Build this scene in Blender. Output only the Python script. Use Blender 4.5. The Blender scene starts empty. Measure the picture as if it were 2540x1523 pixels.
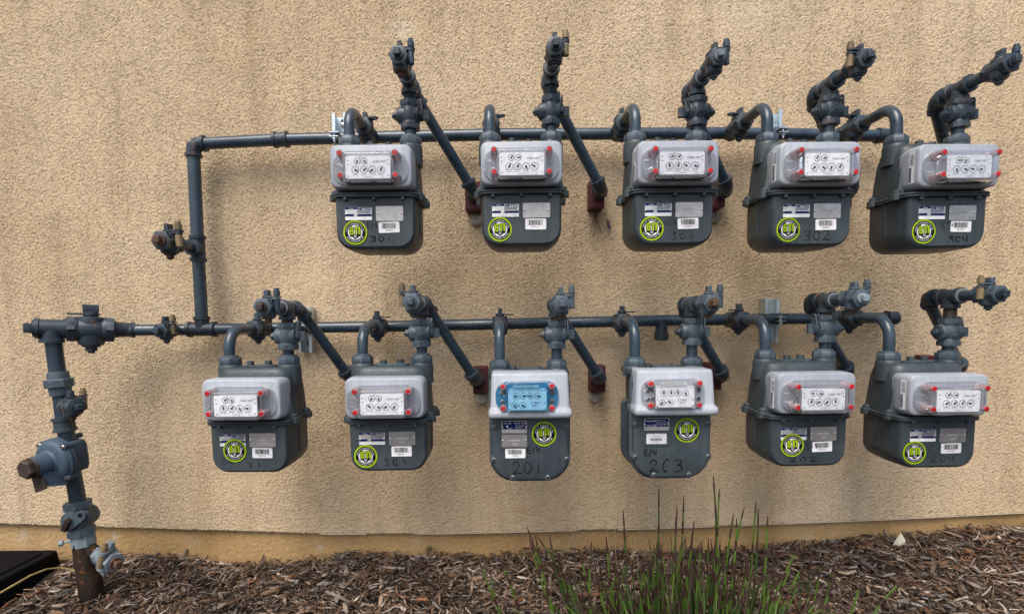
import bpy, math, random
import numpy as np
from mathutils import Vector, Matrix

random.seed(7)
rng = np.random.default_rng(7)
SC = bpy.context.scene
COL = SC.collection

# ------------------------------------------------------------------ camera
F_PX, W_PX, H_PX = 1314.0, 2540.0, 1523.0
CAM_Y, CAM_Z = -1.62, 0.75
PITCH, ROLL = math.radians(4.5), math.radians(0.6)
SHIFT_X, SHIFT_Y = 0.004, 0.0517
cam_d = bpy.data.cameras.new('camera')
cam_d.sensor_width = 36.0
cam_d.lens = 36.0 * F_PX / W_PX
cam_d.shift_x, cam_d.shift_y = SHIFT_X, SHIFT_Y
cam_d.clip_start, cam_d.clip_end = 0.01, 500.0
cam = bpy.data.objects.new('camera', cam_d)
COL.objects.link(cam)
CAM_R = Matrix.Rotation(math.pi / 2 - PITCH, 3, 'X') @ Matrix.Rotation(-ROLL, 3, 'Z')
cam.matrix_world = Matrix.Translation((0, CAM_Y, CAM_Z)) @ CAM_R.to_4x4()
SC.camera = cam

# ------------------------------------------------------------------ sky, sun, exposure
SUN_DIR = Vector((-0.20, -0.52, 0.84)).normalized()       # towards the sun
world = bpy.data.worlds.new('World')
SC.world = world
world.use_nodes = True
wn = world.node_tree
sky = wn.nodes.new('ShaderNodeTexSky')
sky.sky_type = 'NISHITA'
sky.sun_disc = False
sky.sun_elevation = math.asin(SUN_DIR.z)
sky.sun_rotation = math.atan2(SUN_DIR.x, SUN_DIR.y)
sky.air_density, sky.dust_density, sky.ozone_density = 1.0, 4.0, 1.0
wn.links.new(sky.outputs[0], wn.nodes['Background'].inputs[0])
wn.nodes['Background'].inputs[1].default_value = 0.115
sun_d = bpy.data.lights.new('sun', 'SUN')
sun_d.energy = 1.5
sun_d.angle = math.radians(38)
sun_d.color = (1.0, 0.95, 0.87)
sun = bpy.data.objects.new('sun', sun_d)
COL.objects.link(sun)
sun.rotation_euler = SUN_DIR.to_track_quat('Z', 'Y').to_euler()
SC.view_settings.view_transform = 'Standard'
SC.view_settings.look = 'None'
SC.view_settings.exposure = 0.88
SC.view_settings.gamma = 1.0
SC.view_settings.use_curve_mapping = False
SC.cycles.max_bounces = 10
SC.cycles.transparent_max_bounces = 24

CX, CY = W_PX / 2 - SHIFT_X * W_PX, H_PX / 2 + SHIFT_Y * W_PX
def at(px, py, depth):
    """photograph pixel -> point standing `depth` metres out from the wall face"""
    d = CAM_R @ Vector(((px - CX) / F_PX, -(py - CY) / F_PX, -1.0))
    t = (-depth - CAM_Y) / d.y
    return Vector((0, CAM_Y, CAM_Z)) + d * t

# ------------------------------------------------------------------ materials
MATS = {}
def new_mat(name):
    m = bpy.data.materials.new(name)
    m.use_nodes = True
    MATS[name] = m
    nt = m.node_tree
    return m, nt, nt.nodes['Principled BSDF']
def N(nt, kind, **kw):
    n = nt.nodes.new(kind)
    for k, v in kw.items():
        if k in n.inputs.keys():
            n.inputs[k].default_value = v
        else:
            setattr(n, k, v)
    return n
def rgba(c): return (c[0], c[1], c[2], 1.0)
def noise(nt, vec, scale, detail=4, rough=0.55):
    n = N(nt, 'ShaderNodeTexNoise', Scale=scale, Detail=detail, Roughness=rough)
    nt.links.new(vec, n.inputs['Vector'])
    return n
def ramp(nt, fac, stops):
    r = N(nt, 'ShaderNodeValToRGB')
    el = r.color_ramp.elements
    while len(el) < len(stops): el.new(0.5)
    for e, (p, c) in zip(el, stops):
        e.position = p
        e.color = rgba(c) if len(c) == 3 else c
    nt.links.new(fac, r.inputs[0])
    return r
def mix(nt, fac, a, b, blend='MIX'):
    m = N(nt, 'ShaderNodeMix', data_type='RGBA', blend_type=blend)
    for idx, v in ((0, fac), (6, a), (7, b)):
        if hasattr(v, 'links') or isinstance(v, bpy.types.NodeSocket): nt.links.new(v, m.inputs[idx])
        else: m.inputs[idx].default_value = v if idx == 0 else rgba(v)
    return m.outputs[2]
def coords(nt):
    # object position added so that copies of one mesh do not wear alike
    tc = N(nt, 'ShaderNodeTexCoord')
    oi = N(nt, 'ShaderNodeObjectInfo')
    add = N(nt, 'ShaderNodeVectorMath', operation='ADD')
    nt.links.new(tc.outputs['Object'], add.inputs[0])
    nt.links.new(oi.outputs['Location'], add.inputs[1])
    add2 = N(nt, 'ShaderNodeVectorMath', operation='ADD')
    mul = N(nt, 'ShaderNodeMath', operation='MULTIPLY')
    mul.inputs[1].default_value = 7.0
    nt.links.new(oi.outputs['Random'], mul.inputs[0])
    nt.links.new(add.outputs[0], add2.inputs[0])
    nt.links.new(mul.outputs[0], add2.inputs[1])
    return add2.outputs[0]
def bump(nt, bsdf, height, strength, dist):
    b = N(nt, 'ShaderNodeBump', Strength=strength, Distance=dist)
    nt.links.new(height, b.inputs['Height'])
    nt.links.new(b.outputs[0], bsdf.inputs['Normal'])

def paint(name, base, light, dark, rough=0.42, rust=0.0, spec=0.5, bumpd=0.0006, chips=0.62, streak=0.0):
    m, nt, b = new_mat(name)
    v = coords(nt)
    n1 = noise(nt, v, 14, 5)
    n2 = noise(nt, v, 90, 4, 0.6)
    n3 = noise(nt, v, 330, 2)
    c = ramp(nt, n1.outputs[0], [(0.3, dark), (0.52, base), (0.75, light)]).outputs[0]
    sc = ramp(nt, n2.outputs[0], [(chips, (0, 0, 0)), (chips + 0.07, (1, 1, 1))]).outputs[0]
    if streak > 0:      # rain runs and dust, different on every piece
        mp = N(nt, 'ShaderNodeMapping'); mp.inputs['Scale'].default_value = (1, 1, 0.09)
        nt.links.new(v, mp.inputs[0])
        ns = noise(nt, mp.outputs[0], 95, 4, 0.6)
        k = 0.32 * streak
        c = mix(nt, 1.0, c, ramp(nt, ns.outputs[0], [(0.34, (1 - k, 1 - k, 1 - k)), (0.52, (1, 1, 1)), (0.72, (1 + k, 1 + k, 1 + k * 0.9))]).outputs[0], 'MULTIPLY')
    oi2 = N(nt, 'ShaderNodeObjectInfo')
    tone = ramp(nt, oi2.outputs['Random'], [(0.0, (0.86, 0.86, 0.87)), (1.0, (1.12, 1.12, 1.10))]).outputs[0]
    c = mix(nt, 1.0, c, tone, 'MULTIPLY')
    mulf = N(nt, 'ShaderNodeMath', operation='MULTIPLY'); mulf.inputs[1].default_value = 0.35
    nt.links.new(sc, mulf.inputs[0])
    c = mix(nt, mulf.outputs[0], c, tuple(min(1, x * 2.3 + 0.02) for x in base))
    if rust > 0:
        nr = noise(nt, v, 45, 5, 0.65)
        rf = ramp(nt, nr.outputs[0], [(1 - rust - 0.04, (0, 0, 0)), (1 - rust + 0.06, (1, 1, 1))]).outputs[0]
        c = mix(nt, rf, c, (0.16, 0.06, 0.02))
    nt.links.new(c, b.inputs['Base Color'])
    rr = ramp(nt, n2.outputs[0], [(0.3, (rough - 0.08,) * 3), (0.7, (rough + 0.14,) * 3)]).outputs[0]
    nt.links.new(rr, b.inputs['Roughness'])
    b.inputs['Specular IOR Level'].default_value = spec
    bump(nt, b, n3.outputs[0], 0.35, bumpd)
    return m
paint('pipe_paint', (0.029, 0.050, 0.073), (0.043, 0.066, 0.090), (0.018, 0.033, 0.050), 0.24, chips=0.63)
paint('valve_paint', (0.027, 0.042, 0.058), (0.050, 0.068, 0.086), (0.013, 0.021, 0.031), 0.38, spec=0.42, rust=0.35, bumpd=0.0016, chips=0.59)
paint('union_paint', (0.055, 0.080, 0.103), (0.085, 0.113, 0.138), (0.032, 0.048, 0.065), 0.42, bumpd=0.0013, chips=0.59)
paint('case_paint', (0.041, 0.055, 0.064), (0.055, 0.070, 0.079), (0.030, 0.041, 0.048), 0.42, spec=0.38, bumpd=0.0006, chips=0.68, streak=0.5)
paint('diaphragm_paint', (0.056, 0.073, 0.085), (0.070, 0.088, 0.100), (0.044, 0.058, 0.068), 0.42, spec=0.38, streak=0.4, bumpd=0.0004, chips=0.70)
paint('regulator_paint', (0.045, 0.074, 0.108), (0.064, 0.096, 0.134), (0.030, 0.050, 0.075), 0.5, spec=0.35, bumpd=0.0015)
paint('cover_paint', (0.325, 0.355, 0.405), (0.355, 0.385, 0.435), (0.290, 0.318, 0.365), 0.42, streak=0.3, bumpd=0.0005, chips=0.72)
paint('galvanized', (0.17, 0.215, 0.25), (0.28, 0.33, 0.37), (0.10, 0.13, 0.155), 0.5)
paint('old_pipe', (0.020, 0.014, 0.010), (0.040, 0.028, 0.020), (0.008, 0.006, 0.005), 0.8, rust=0.38, spec=0.15, bumpd=0.003)
paint('rusty_plug', (0.075, 0.038, 0.022), (0.14, 0.065, 0.032), (0.03, 0.018, 0.014), 0.6, bumpd=0.002)
paint('thread_metal', (0.060, 0.048, 0.040), (0.10, 0.075, 0.058), (0.03, 0.025, 0.023), 0.5, rust=0.4, bumpd=0.002)
paint('joint_paste', (0.14, 0.16, 0.175), (0.26, 0.28, 0.29), (0.06, 0.075, 0.088), 0.7, bumpd=0.002)
paint('brown_cap', (0.050, 0.036, 0.032), (0.065, 0.048, 0.042), (0.035, 0.025, 0.022), 0.45)
paint('red_block', (0.080, 0.009, 0.014), (0.11, 0.018, 0.020), (0.035, 0.006, 0.007), 0.6, bumpd=0.003)
paint('sealant', (0.42, 0.38, 0.31), (0.5, 0.46, 0.38), (0.28, 0.25, 0.2), 0.8, bumpd=0.003)
def plain(name, col, rough=0.5, metal=0.0, spec=0.5):
    m, nt, b = new_mat(name)
    v = coords(nt)
    n = noise(nt, v, 60, 4)
    c = ramp(nt, n.outputs[0], [(0.3, tuple(x * 0.82 for x in col)), (0.7, tuple(min(1, x * 1.12) for x in col))]).outputs[0]
    oi2 = N(nt, 'ShaderNodeObjectInfo')
    c = mix(nt, 1.0, c, ramp(nt, oi2.outputs['Random'], [(0.0, (0.82, 0.83, 0.85)), (1.0, (1.10, 1.10, 1.08))]).outputs[0], 'MULTIPLY')
    nt.links.new(c, b.inputs['Base Color'])
    b.inputs['Roughness'].default_value = rough
    b.inputs['Metallic'].default_value = metal
    b.inputs['Specular IOR Level'].default_value = spec
    return m
paint('brass', (0.20, 0.145, 0.075), (0.30, 0.22, 0.12), (0.09, 0.065, 0.038), 0.42, chips=0.64)
plain('zinc', (0.55, 0.62, 0.66), 0.32, 0.85)
plain('steel', (0.55, 0.55, 0.55), 0.3, 0.9)
plain('plate_metal', (0.46, 0.44, 0.43), 0.42, 0.75)
plain('screw_metal', (0.16, 0.18, 0.19), 0.45, 0.6)
plain('plate_foil', (0.62, 0.62, 0.62), 0.38, 0.6)
plain('dial_white', (0.68, 0.70, 0.74), 0.4)
plain('print_black', (0.006, 0.006, 0.007), 0.6, spec=0.12)
plain('print_navy', (0.006, 0.014, 0.10), 0.5, spec=0.15)
plain('print_white', (0.78, 0.78, 0.80), 0.5)
plain('print_grey', (0.30, 0.30, 0.32), 0.5)
plain('print_lime', (0.30, 0.45, 0.006), 0.5, spec=0.2)
plain('label_white', (0.80, 0.80, 0.82), 0.45)
plain('marker_ink', (0.008, 0.009, 0.011), 0.5, spec=0.2)
plain('seal_red', (0.46, 0.003, 0.010), 0.4)
plain('rubber_black', (0.004, 0.004, 0.005), 0.8, spec=0.1)
plain('counter_grey', (0.36, 0.37, 0.40), 0.6)
plain('recess_black', (0.012, 0.012, 0.013), 0.8)
plain('wire_yellow', (0.42, 0.33, 0.12), 0.6)
plain('dry_leaf', (0.62, 0.57, 0.46), 0.7)
plain('dead_twig', (0.14, 0.055, 0.03), 0.8)
plain('tag_purple', (0.09, 0.04, 0.07), 0.7)
plain('stem_green', (0.060, 0.115, 0.012), 0.5)
plain('stem_dark_green', (0.026, 0.058, 0.008), 0.5)
plain('sheath_brown', (0.035, 0.014, 0.010), 0.6)
plain('sheath_tip', (0.16, 0.09, 0.03), 0.6)
plain('dry_wisp', (0.20, 0.16, 0.09), 0.7)

def clear(name, tint, haze, hazecol):
    m, nt, b = new_mat(name)
    nt.nodes.remove(b)
    out = nt.nodes['Material Output']
    tr = N(nt, 'ShaderNodeBsdfTransparent'); tr.inputs[0].default_value = rgba(tint)
    gl = N(nt, 'ShaderNodeBsdfGlossy'); gl.inputs['Roughness'].default_value = 0.08
    df = N(nt, 'ShaderNodeBsdfDiffuse'); df.inputs[0].default_value = rgba(hazecol)
    fr = N(nt, 'ShaderNodeFresnel'); fr.inputs[0].default_value = 1.33
    m1 = N(nt, 'ShaderNodeMixShader'); m1.inputs[0].default_value = haze
    m2 = N(nt, 'ShaderNodeMixShader')
    nt.links.new(tr.outputs[0], m1.inputs[1]); nt.links.new(df.outputs[0], m1.inputs[2])
    nt.links.new(fr.outputs[0], m2.inputs[0])
    nt.links.new(m1.outputs[0], m2.inputs[1]); nt.links.new(gl.outputs[0], m2.inputs[2])
    nt.links.new(m2.outputs[0], out.inputs[0])
    return m
clear('clear_plastic', (0.985, 0.988, 0.995), 0.09, (0.80, 0.83, 0.90))
clear('pink_plastic', (0.96, 0.88, 0.89), 0.26, (0.78, 0.66, 0.70))
clear('blue_plastic', (0.62, 0.86, 0.97), 0.10, (0.06, 0.33, 0.58))

def stucco_mat(name, tones, spots):
    m, nt, b = new_mat(name)
    tc = N(nt, 'ShaderNodeTexCoord')
    v = tc.outputs['Object']
    big = noise(nt, v, 1.6, 5, 0.6)
    mid = noise(nt, v, 9, 5, 0.6)
    fine = noise(nt, v, 190, 4, 0.65)
    c = ramp(nt, big.outputs[0], [(0.32, tones[0]), (0.55, tones[1]), (0.75, tones[2])]).outputs[0]
    st = ramp(nt, mid.outputs[0], [(0.56, (0, 0, 0)), (0.75, (1, 1, 1))]).outputs[0]
    f = N(nt, 'ShaderNodeMath', operation='MULTIPLY'); f.inputs[1].default_value = 0.30
    nt.links.new(st, f.inputs[0])
    c = mix(nt, f.outputs[0], c, spots)
    sp = ramp(nt, fine.outputs[0], [(0.33, (0.70, 0.66, 0.61)), (0.47, (1, 1, 1)), (0.66, (1.08, 1.08, 1.08))]).outputs[0]
    c = mix(nt, 1.0, c, sp, 'MULTIPLY')
    mp = N(nt, 'ShaderNodeMapping'); mp.inputs['Scale'].default_value = (1, 1, 0.10)
    nt.links.new(v, mp.inputs[0])
    run_ = noise(nt, mp.outputs[0], 13, 5, 0.6)      # faint rain runs
    c = mix(nt, 1.0, c, ramp(nt, run_.outputs[0], [(0.30, (0.84, 0.82, 0.79)), (0.50, (1, 1, 1)), (0.72, (1.06, 1.05, 1.04))]).outputs[0], 'MULTIPLY')
    nt.links.new(c, b.inputs['Base Color'])
    b.inputs['Roughness'].default_value = 0.9
    b.inputs['Specular IOR Level'].default_value = 0.2
    bump(nt, b, fine.outputs[0], 0.9, 0.0026)
    return m
stucco_mat('stucco', ((0.49, 0.374, 0.240), (0.555, 0.434, 0.290), (0.605, 0.484, 0.342)), (0.485, 0.342, 0.195))
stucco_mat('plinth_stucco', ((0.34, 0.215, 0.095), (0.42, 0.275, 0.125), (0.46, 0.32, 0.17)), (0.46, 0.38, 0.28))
stucco_mat('screed', ((0.40, 0.34, 0.26), (0.46, 0.40, 0.31), (0.50, 0.44, 0.35)), (0.4, 0.3, 0.2))

def smudge(name, pts):
    m = MATS[name]; nt = m.node_tree; b = nt.nodes['Principled BSDF']
    src = b.inputs['Base Color'].links[0].from_socket
    tc = N(nt, 'ShaderNodeTexCoord')
    nz_ = noise(nt, tc.outputs['Object'], 38, 5, 0.7)
    for c, rx, rz, col, k in pts:
        mp = N(nt, 'ShaderNodeMapping')
        mp.inputs['Location'].default_value = (-c.x / rx, 0, -c.z / rz)
        mp.inputs['Scale'].default_value = (1 / rx, 0, 1 / rz)
        nt.links.new(tc.outputs['Object'], mp.inputs[0])
        ln = N(nt, 'ShaderNodeVectorMath', operation='LENGTH'); nt.links.new(mp.outputs[0], ln.inputs[0])
        ad = N(nt, 'ShaderNodeMath', operation='ADD'); nt.links.new(ln.outputs['Value'], ad.inputs[0]); nt.links.new(nz_.outputs[0], ad.inputs[1])
        f = ramp(nt, ad.outputs[0], [(0.55, (k, k, k)), (1.0, (0, 0, 0))]).outputs[0]
        src = mix(nt, f, src, col)
    nt.links.new(src, b.inputs['Base Color'])
smudge('plinth_stucco', [(at(1068, 1362, -0.015), 0.055, 0.035, (0.03, 0.022, 0.016), 0.9), (at(795, 1358, -0.015), 0.03, 0.03, (0.45, 0.42, 0.38), 0.7), (at(55, 1330, -0.015), 0.05, 0.05, (0.45, 0.40, 0.33), 0.5), (at(285, 1330, -0.015), 0.03, 0.05, (0.45, 0.40, 0.33), 0.5)])
smudge('stucco', [(at(1300, 1265, 0.0), 0.10, 0.05, (0.46, 0.29, 0.13), 0.55), (at(1000, 75, 0.0), 0.10, 0.08, (0.64, 0.54, 0.42), 0.6), (at(2385, 1130, 0.0), 0.12, 0.10, (0.46, 0.30, 0.13), 0.45), (at(1505, 550, 0.0), 0.06, 0.05, (0.40, 0.29, 0.12), 0.5), (at(1196, 560, 0.0), 0.04, 0.05, (0.36, 0.27, 0.15), 0.5), (at(1480, 990, 0.0), 0.05, 0.03, (0.36, 0.25, 0.12), 0.5), (at(1880, 25, 0.0), 0.4, 0.16, (0.60, 0.50, 0.37), 0.4)])

m, nt, b = new_mat('soil')
tc = N(nt, 'ShaderNodeTexCoord')
n1 = noise(nt, tc.outputs['Object'], 30, 6, 0.7)
c = ramp(nt, n1.outputs[0], [(0.3, (0.012, 0.008, 0.006)), (0.6, (0.05, 0.032, 0.022)), (0.8, (0.10, 0.075, 0.058))]).outputs[0]
nt.links.new(c, b.inputs['Base Color'])
b.inputs['Roughness'].default_value = 0.95
bump(nt, b, n1.outputs[0], 1.0, 0.02)

m, nt, b = new_mat('bark_chips')
ca = N(nt, 'ShaderNodeVertexColor'); ca.layer_name = 'chip'
tc = N(nt, 'ShaderNodeTexCoord')
n1 = noise(nt, tc.outputs['Object'], 220, 4, 0.7)
g = ramp(nt, n1.outputs[0], [(0.3, (0.55, 0.55, 0.55)), (0.7, (1.15, 1.15, 1.15))]).outputs[0]
nt.links.new(mix(nt, 1.0, ca.outputs[0], g, 'MULTIPLY'), b.inputs['Base Color'])
b.inputs['Roughness'].default_value = 0.85
bump(nt, b, n1.outputs[0], 0.6, 0.003)

# ------------------------------------------------------------------ mesh helpers
def frame(o, z, x=None):
    z = Vector(z).normalized()
    x = Vector(x) if x is not None else (Vector((1, 0, 0)) if abs(z.x) < 0.9 else Vector((0, 1, 0)))
    x = (x - z * x.dot(z)).normalized()
    y = z.cross(x)
    return Matrix(((x.x, y.x, z.x, o[0]), (x.y, y.y, z.y, o[1]), (x.z, y.z, z.z, o[2]), (0, 0, 0, 1)))
I4 = Matrix.Identity(4)
class MB:
    def __init__(s, M=I4):
        s.v, s.f, s.m, s.M, s.cur = [], [], [], M, 0
    def add(s, vs, fs, M=None):
        o = len(s.v)
        T = s.M if M is None else s.M @ M
        s.v += [tuple(T @ Vector(p)) for p in vs]
        s.f += [tuple(o + i for i in f) for f in fs]
        s.m += [s.cur] * len(fs)
        return s
    def loft(s, secs, cap=True, M=None):
        n = len(secs[0]); vs = [p for sec in secs for p in sec]; fs = []
        for k in range(len(secs) - 1):
            for i in range(n):
                j = (i + 1) % n
                fs.append((k * n + i, k * n + j, (k + 1) * n + j, (k + 1) * n + i))
        if cap:
            fs.append(tuple(range(n - 1, -1, -1)))
            fs.append(tuple((len(secs) - 1) * n + i for i in range(n)))
        return s.add(vs, fs, M)
    def lathe(s, prof, n=18, M=None, ph=0.0):
        """profile [(z, r)...] round the frame's z axis"""
        secs = [[(r * math.cos(ph + 2 * math.pi * i / n), r * math.sin(ph + 2 * math.pi * i / n), z) for i in range(n)] for z, r in prof]
        return s.loft(secs, True, M)
    def cyl(s, p0, p1, r, n=16, r1=None):
        p0, p1 = Vector(p0), Vector(p1)
        return s.lathe([(0, r), ((p1 - p0).length, r if r1 is None else r1)], n, frame(p0, p1 - p0))
    def tube(s, pts, r, n=14, cap=True):
        pts = [Vector(p) for p in pts]
        rs = r if isinstance(r, (list, tuple)) else [r] * len(pts)
        t0 = (pts[1] - pts[0]).normalized()
        x = (Vector((1, 0, 0)) if abs(t0.x) < 0.8 else Vector((0, 1, 0)))
        secs = []
        for i, p in enumerate(pts):
            a = pts[max(0, i - 1)]; c = pts[min(len(pts) - 1, i + 1)]
            t = (c - a).normalized()
            x = (x - t * x.dot(t)).normalized(); y = t.cross(x)
            secs.append([tuple(p + (x * math.cos(2 * math.pi * k / n) + y * math.sin(2 * math.pi * k / n)) * rs[i]) for k in range(n)])
        return s.loft(secs, cap)
    def box(s, c, d, M=None, bev=0.0):
        c = Vector(c); hx, hy, hz = d[0] / 2, d[1] / 2, d[2] / 2
        if bev <= 0:
            vs = [(c.x + a * hx, c.y + b_ * hy, c.z + e * hz) for e in (-1, 1) for a, b_ in ((-1, -1), (1, -1), (1, 1), (-1, 1))]
            return s.add(vs, [(3, 2, 1, 0), (4, 5, 6, 7), (0, 1, 5, 4), (1, 2, 6, 5), (2, 3, 7, 6), (3, 0, 4, 7)], M)
        secs = []
        for z, i in ((-hz, bev), (-hz + bev, 0), (hz - bev, 0), (hz, bev)):
            secs.append([(c.x + p[0], c.y + p[1], c.z + z) for p in rrect(2 * (hx - i), 2 * (hy - i), bev, 2)])
        return s.loft(secs, True, M)
    def disc(s, r, z, n=40, M=None, r0=0.0):
        if r0 <= 0:
            return s.add([(r * math.cos(2 * math.pi * i / n), r * math.sin(2 * math.pi * i / n), z) for i in range(n)], [tuple(range(n))], M)
        vs = [(q * math.cos(2 * math.pi * i / n), q * math.sin(2 * math.pi * i / n), z) for q in (r0, r) for i in range(n)]
        return s.add(vs, [(i, n + i, n + (i + 1) % n, (i + 1) % n) for i in range(n)], M)
    def mesh(s, name, mats, origin=(0, 0, 0), sharp=34):
        me = bpy.data.meshes.new(name)
        o = Vector(origin)
        me.from_pydata([tuple(Vector(p) - o) for p in s.v], [], s.f)
        for mm in (mats if isinstance(mats, (list, tuple)) else [mats]): me.materials.append(MATS[mm])
        me.polygons.foreach_set('material_index', s.m)
        me.polygons.foreach_set('use_smooth', [True] * len(s.f))
        me.update()
        me.set_sharp_from_angle(angle=math.radians(sharp))
        return me
    def build(s, name, mats, parent=None, sharp=34):
        o = (0, 0, 0)
        if parent is not None:
            root = parent
            while root.parent: root = root.parent
            o = root.location
        return inst(name, s.mesh(name, mats, o, sharp), parent)
def inst(name, me, parent=None, loc=None, rot=None, label=None):
    ob = bpy.data.objects.new(name, me)
    COL.objects.link(ob)
    if parent is not None: ob.parent = parent
    if loc is not None: ob.location = loc
    if rot is not None: ob.rotation_euler = rot
    if label: ob['label'] = label
    return ob
def thing(name, label, cat, loc=(0, 0, 0), group=None, kind=None, rz=0):
    o = bpy.data.objects.new(name, None)
    COL.objects.link(o)
    o.location = loc; o.rotation_euler = (0, 0, rz)
    o.empty_display_size = 0.05
    return tag(o, label, cat, group, kind)
def tag(o, label=None, cat=None, group=None, kind=None):
    if label: o['label'] = label
    if cat: o['category'] = cat
    if group: o['group'] = group
    if kind: o['kind'] = kind
    return o
def rrect(w, h, r, n=4):
    r = min(r, w / 2 - 1e-5, h / 2 - 1e-5)
    pts = []
    for cx, cy, a0 in ((w / 2 - r, h / 2 - r, 0), (-w / 2 + r, h / 2 - r, 90), (-w / 2 + r, -h / 2 + r, 180), (w / 2 - r, -h / 2 + r, 270)):
        for k in range(n + 1):
            a = math.radians(a0 + 90 * k / n)
            pts.append((cx + r * math.cos(a), cy + r * math.sin(a)))
    return pts
def ushape(w, z0, z1, r, n=6, rt=0.004):
    """front view outline: rounded bottom corners r, small top corners rt; points (x, z)"""
    pts = []
    for cx, cz, a0, q in ((w / 2 - rt, z1 - rt, 0, rt), (-w / 2 + rt, z1 - rt, 90, rt), (-w / 2 + r, z0 + r, 180, r), (w / 2 - r, z0 + r, 270, r)):
        for k in range(n + 1):
            a = math.radians(a0 + 90 * k / n)
            pts.append((cx + q * math.cos(a), cz + q * math.sin(a)))
    return pts
def bez(p0, p1, p2, n=8):
    return [Vector(p0) * (1 - t) ** 2 + Vector(p1) * 2 * t * (1 - t) + Vector(p2) * t * t for t in [i / n for i in range(n + 1)]]
def arc(p0, c, p1, n=8):
    """rounded corner from p0 to p1 about corner point c (circular for right angles)"""
    p0, c, p1 = Vector(p0), Vector(c), Vector(p1)
    a, b2 = p0 - c, p1 - c
    o = c + a + b2
    return [o - b2 * math.cos(t) - a * math.sin(t) for t in [math.pi / 2 * i / n for i in range(n + 1)]] if abs(a.dot(b2)) < 1e-4 else bez(p0, c, p1, n)

# ------------------------------------------------------------------ lettering: glyph outlines made once, then composed
GL = {}
def make_glyphs(chars):
    obs = []
    for bold in (0.0, 0.022):
        for ch in chars:
            cu = bpy.data.curves.new('glyph', 'FONT')
            cu.body = ch; cu.size = 1.0; cu.offset = bold; cu.resolution_u = 2
            ob = bpy.data.objects.new('glyph', cu); COL.objects.link(ob)
            obs.append((ch, bold, ob))
    bpy.context.view_layer.update()
    dg = bpy.context.evaluated_depsgraph_get()
    for ch, bold, ob in obs:
        me = bpy.data.meshes.new_from_object(ob.evaluated_get(dg))
        vs = [(v.co.x, v.co.y) for v in me.vertices]
        fs = [tuple(p.vertices) for p in me.polygons]
        xs = [p[0] for p in vs]
        GL[(ch, bold)] = (vs, fs, min(xs), max(xs))
        bpy.data.meshes.remove(me)
    for _, _, ob in obs:
        cu = ob.data
        bpy.data.objects.remove(ob); bpy.data.curves.remove(cu)
make_glyphs('ABCDEFGHIJKLMNOPRSTUVWXY0123456789-.@/eilnoprstwyM')
def text(mb, s, size, cx, cz, y, bold=True, squeeze=1.0, gap=0.10, rot=0.0):
    """lettering in the x-z plane, facing -y, cap height about 0.73*size, centred on (cx, cz)"""
    bd = 0.022 if bold else 0.0
    x = 0.0; out = []
    for ch in s:
        if ch == ' ': x += 0.32; continue
        vs, fs, a, b2 = GL[(ch, bd)]
        out.append((x - a, vs, fs)); x += b2 - a + gap
    w = x - gap
    ca, sa = math.cos(rot), math.sin(rot)
    for ox, vs, fs in out:
        P = []
        for px, pz in vs:
            u, w2 = (px + ox - w / 2) * size * squeeze, (pz - 0.36) * size
            P.append((cx + u * ca - w2 * sa, y, cz + u * sa + w2 * ca))
        mb.add(P, fs)
def arctext(mb, s, size, r, a_mid, y, inward=False, squeeze=0.85):
    bd = 0.0
    x = 0.0; out = []
    for ch in s:
        if ch == ' ': x += 0.34; continue
        vs, fs, a, b2 = GL[(ch, bd)]
        out.append((x, a, b2, vs, fs)); x += (b2 - a) + 0.12
    W = x * size * squeeze
    for ox, a, b2, vs, fs in out:
        mid = (ox + (b2 - a) / 2) * size * squeeze - W / 2
        th = a_mid + (mid / r if inward else -mid / r)
        P = []
        for px, pz in vs:
            u = (px - (a + b2) / 2) * size * squeeze; w2 = (pz - 0.36) * size
            if not inward:
                rad = Vector((math.cos(th), math.sin(th))); tan = Vector((math.sin(th), -math.cos(th)))
            else:
                rad = -Vector((math.cos(th), math.sin(th))); tan = Vector((-math.sin(th), math.cos(th)))
            c = Vector((math.cos(th), math.sin(th))) * r + tan * u + rad * w2
            P.append((c.x, y, c.y))
        mb.add(P, fs)
def stroke(mb, pts, w, y):
    """a pen stroke lying in the x-z plane"""
    for (x0, z0), (x1, z1) in zip(pts[:-1], pts[1:]):
        d = Vector((x1 - x0, z1 - z0)); L = d.length
        if L < 1e-6: continue
        d /= L; nn = Vector((-d.y, d.x)) * w / 2; e = d * w * 0.25
        mb.add([(x0 - e.x + nn.x, y, z0 - e.y + nn.y), (x0 - e.x - nn.x, y, z0 - e.y - nn.y), (x1 + e.x - nn.x, y, z1 + e.y - nn.y), (x1 + e.x + nn.x, y, z1 + e.y + nn.y)], [(0, 1, 2, 3)])

# ------------------------------------------------------------------ the ground and the wall
def interp(tab, x):
    return np.interp(x, [p[0] for p in tab], [p[1] for p in tab])
edge_px = [(-700, 1240), (0, 1298), (300, 1308), (600, 1317), (820, 1324), (1100, 1323), (1400, 1316), (1640, 1310), (1900, 1300), (2200, 1288), (2540, 1271), (3200, 1215)]
EDGE = [(p.x, p.z) for p in (at(a, b2, 0.0) for a, b2 in edge_px)]
gr_px = [(-600, 1370), (0, 1372), (250, 1378), (500, 1386), (720, 1396), (880, 1380), (1050, 1374), (1200, 1374), (1400, 1372), (1600, 1366), (1850, 1362), (2000, 1352), (2120, 1334), (2250, 1322), (2540, 1308), (3200, 1270)]
GRD = [(p.x, p.z) for p in (at(a, b2, -0.015) for a, b2 in gr_px)]
def ground_z(x, y):
    x = np.asarray(x, float); y = np.asarray(y, float)
    base = interp(GRD, x)
    d = np.clip(-y, 0, 3.0)
    out = base * np.exp(-d / 1.2) - 0.05 * (1 - np.exp(-d / 0.35))
    return out + 0.008 * np.sin(x * 9 + y * 7) * np.exp(-d) + 0.005 * np.sin(x * 23 - y * 31) * np.exp(-d)

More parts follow.
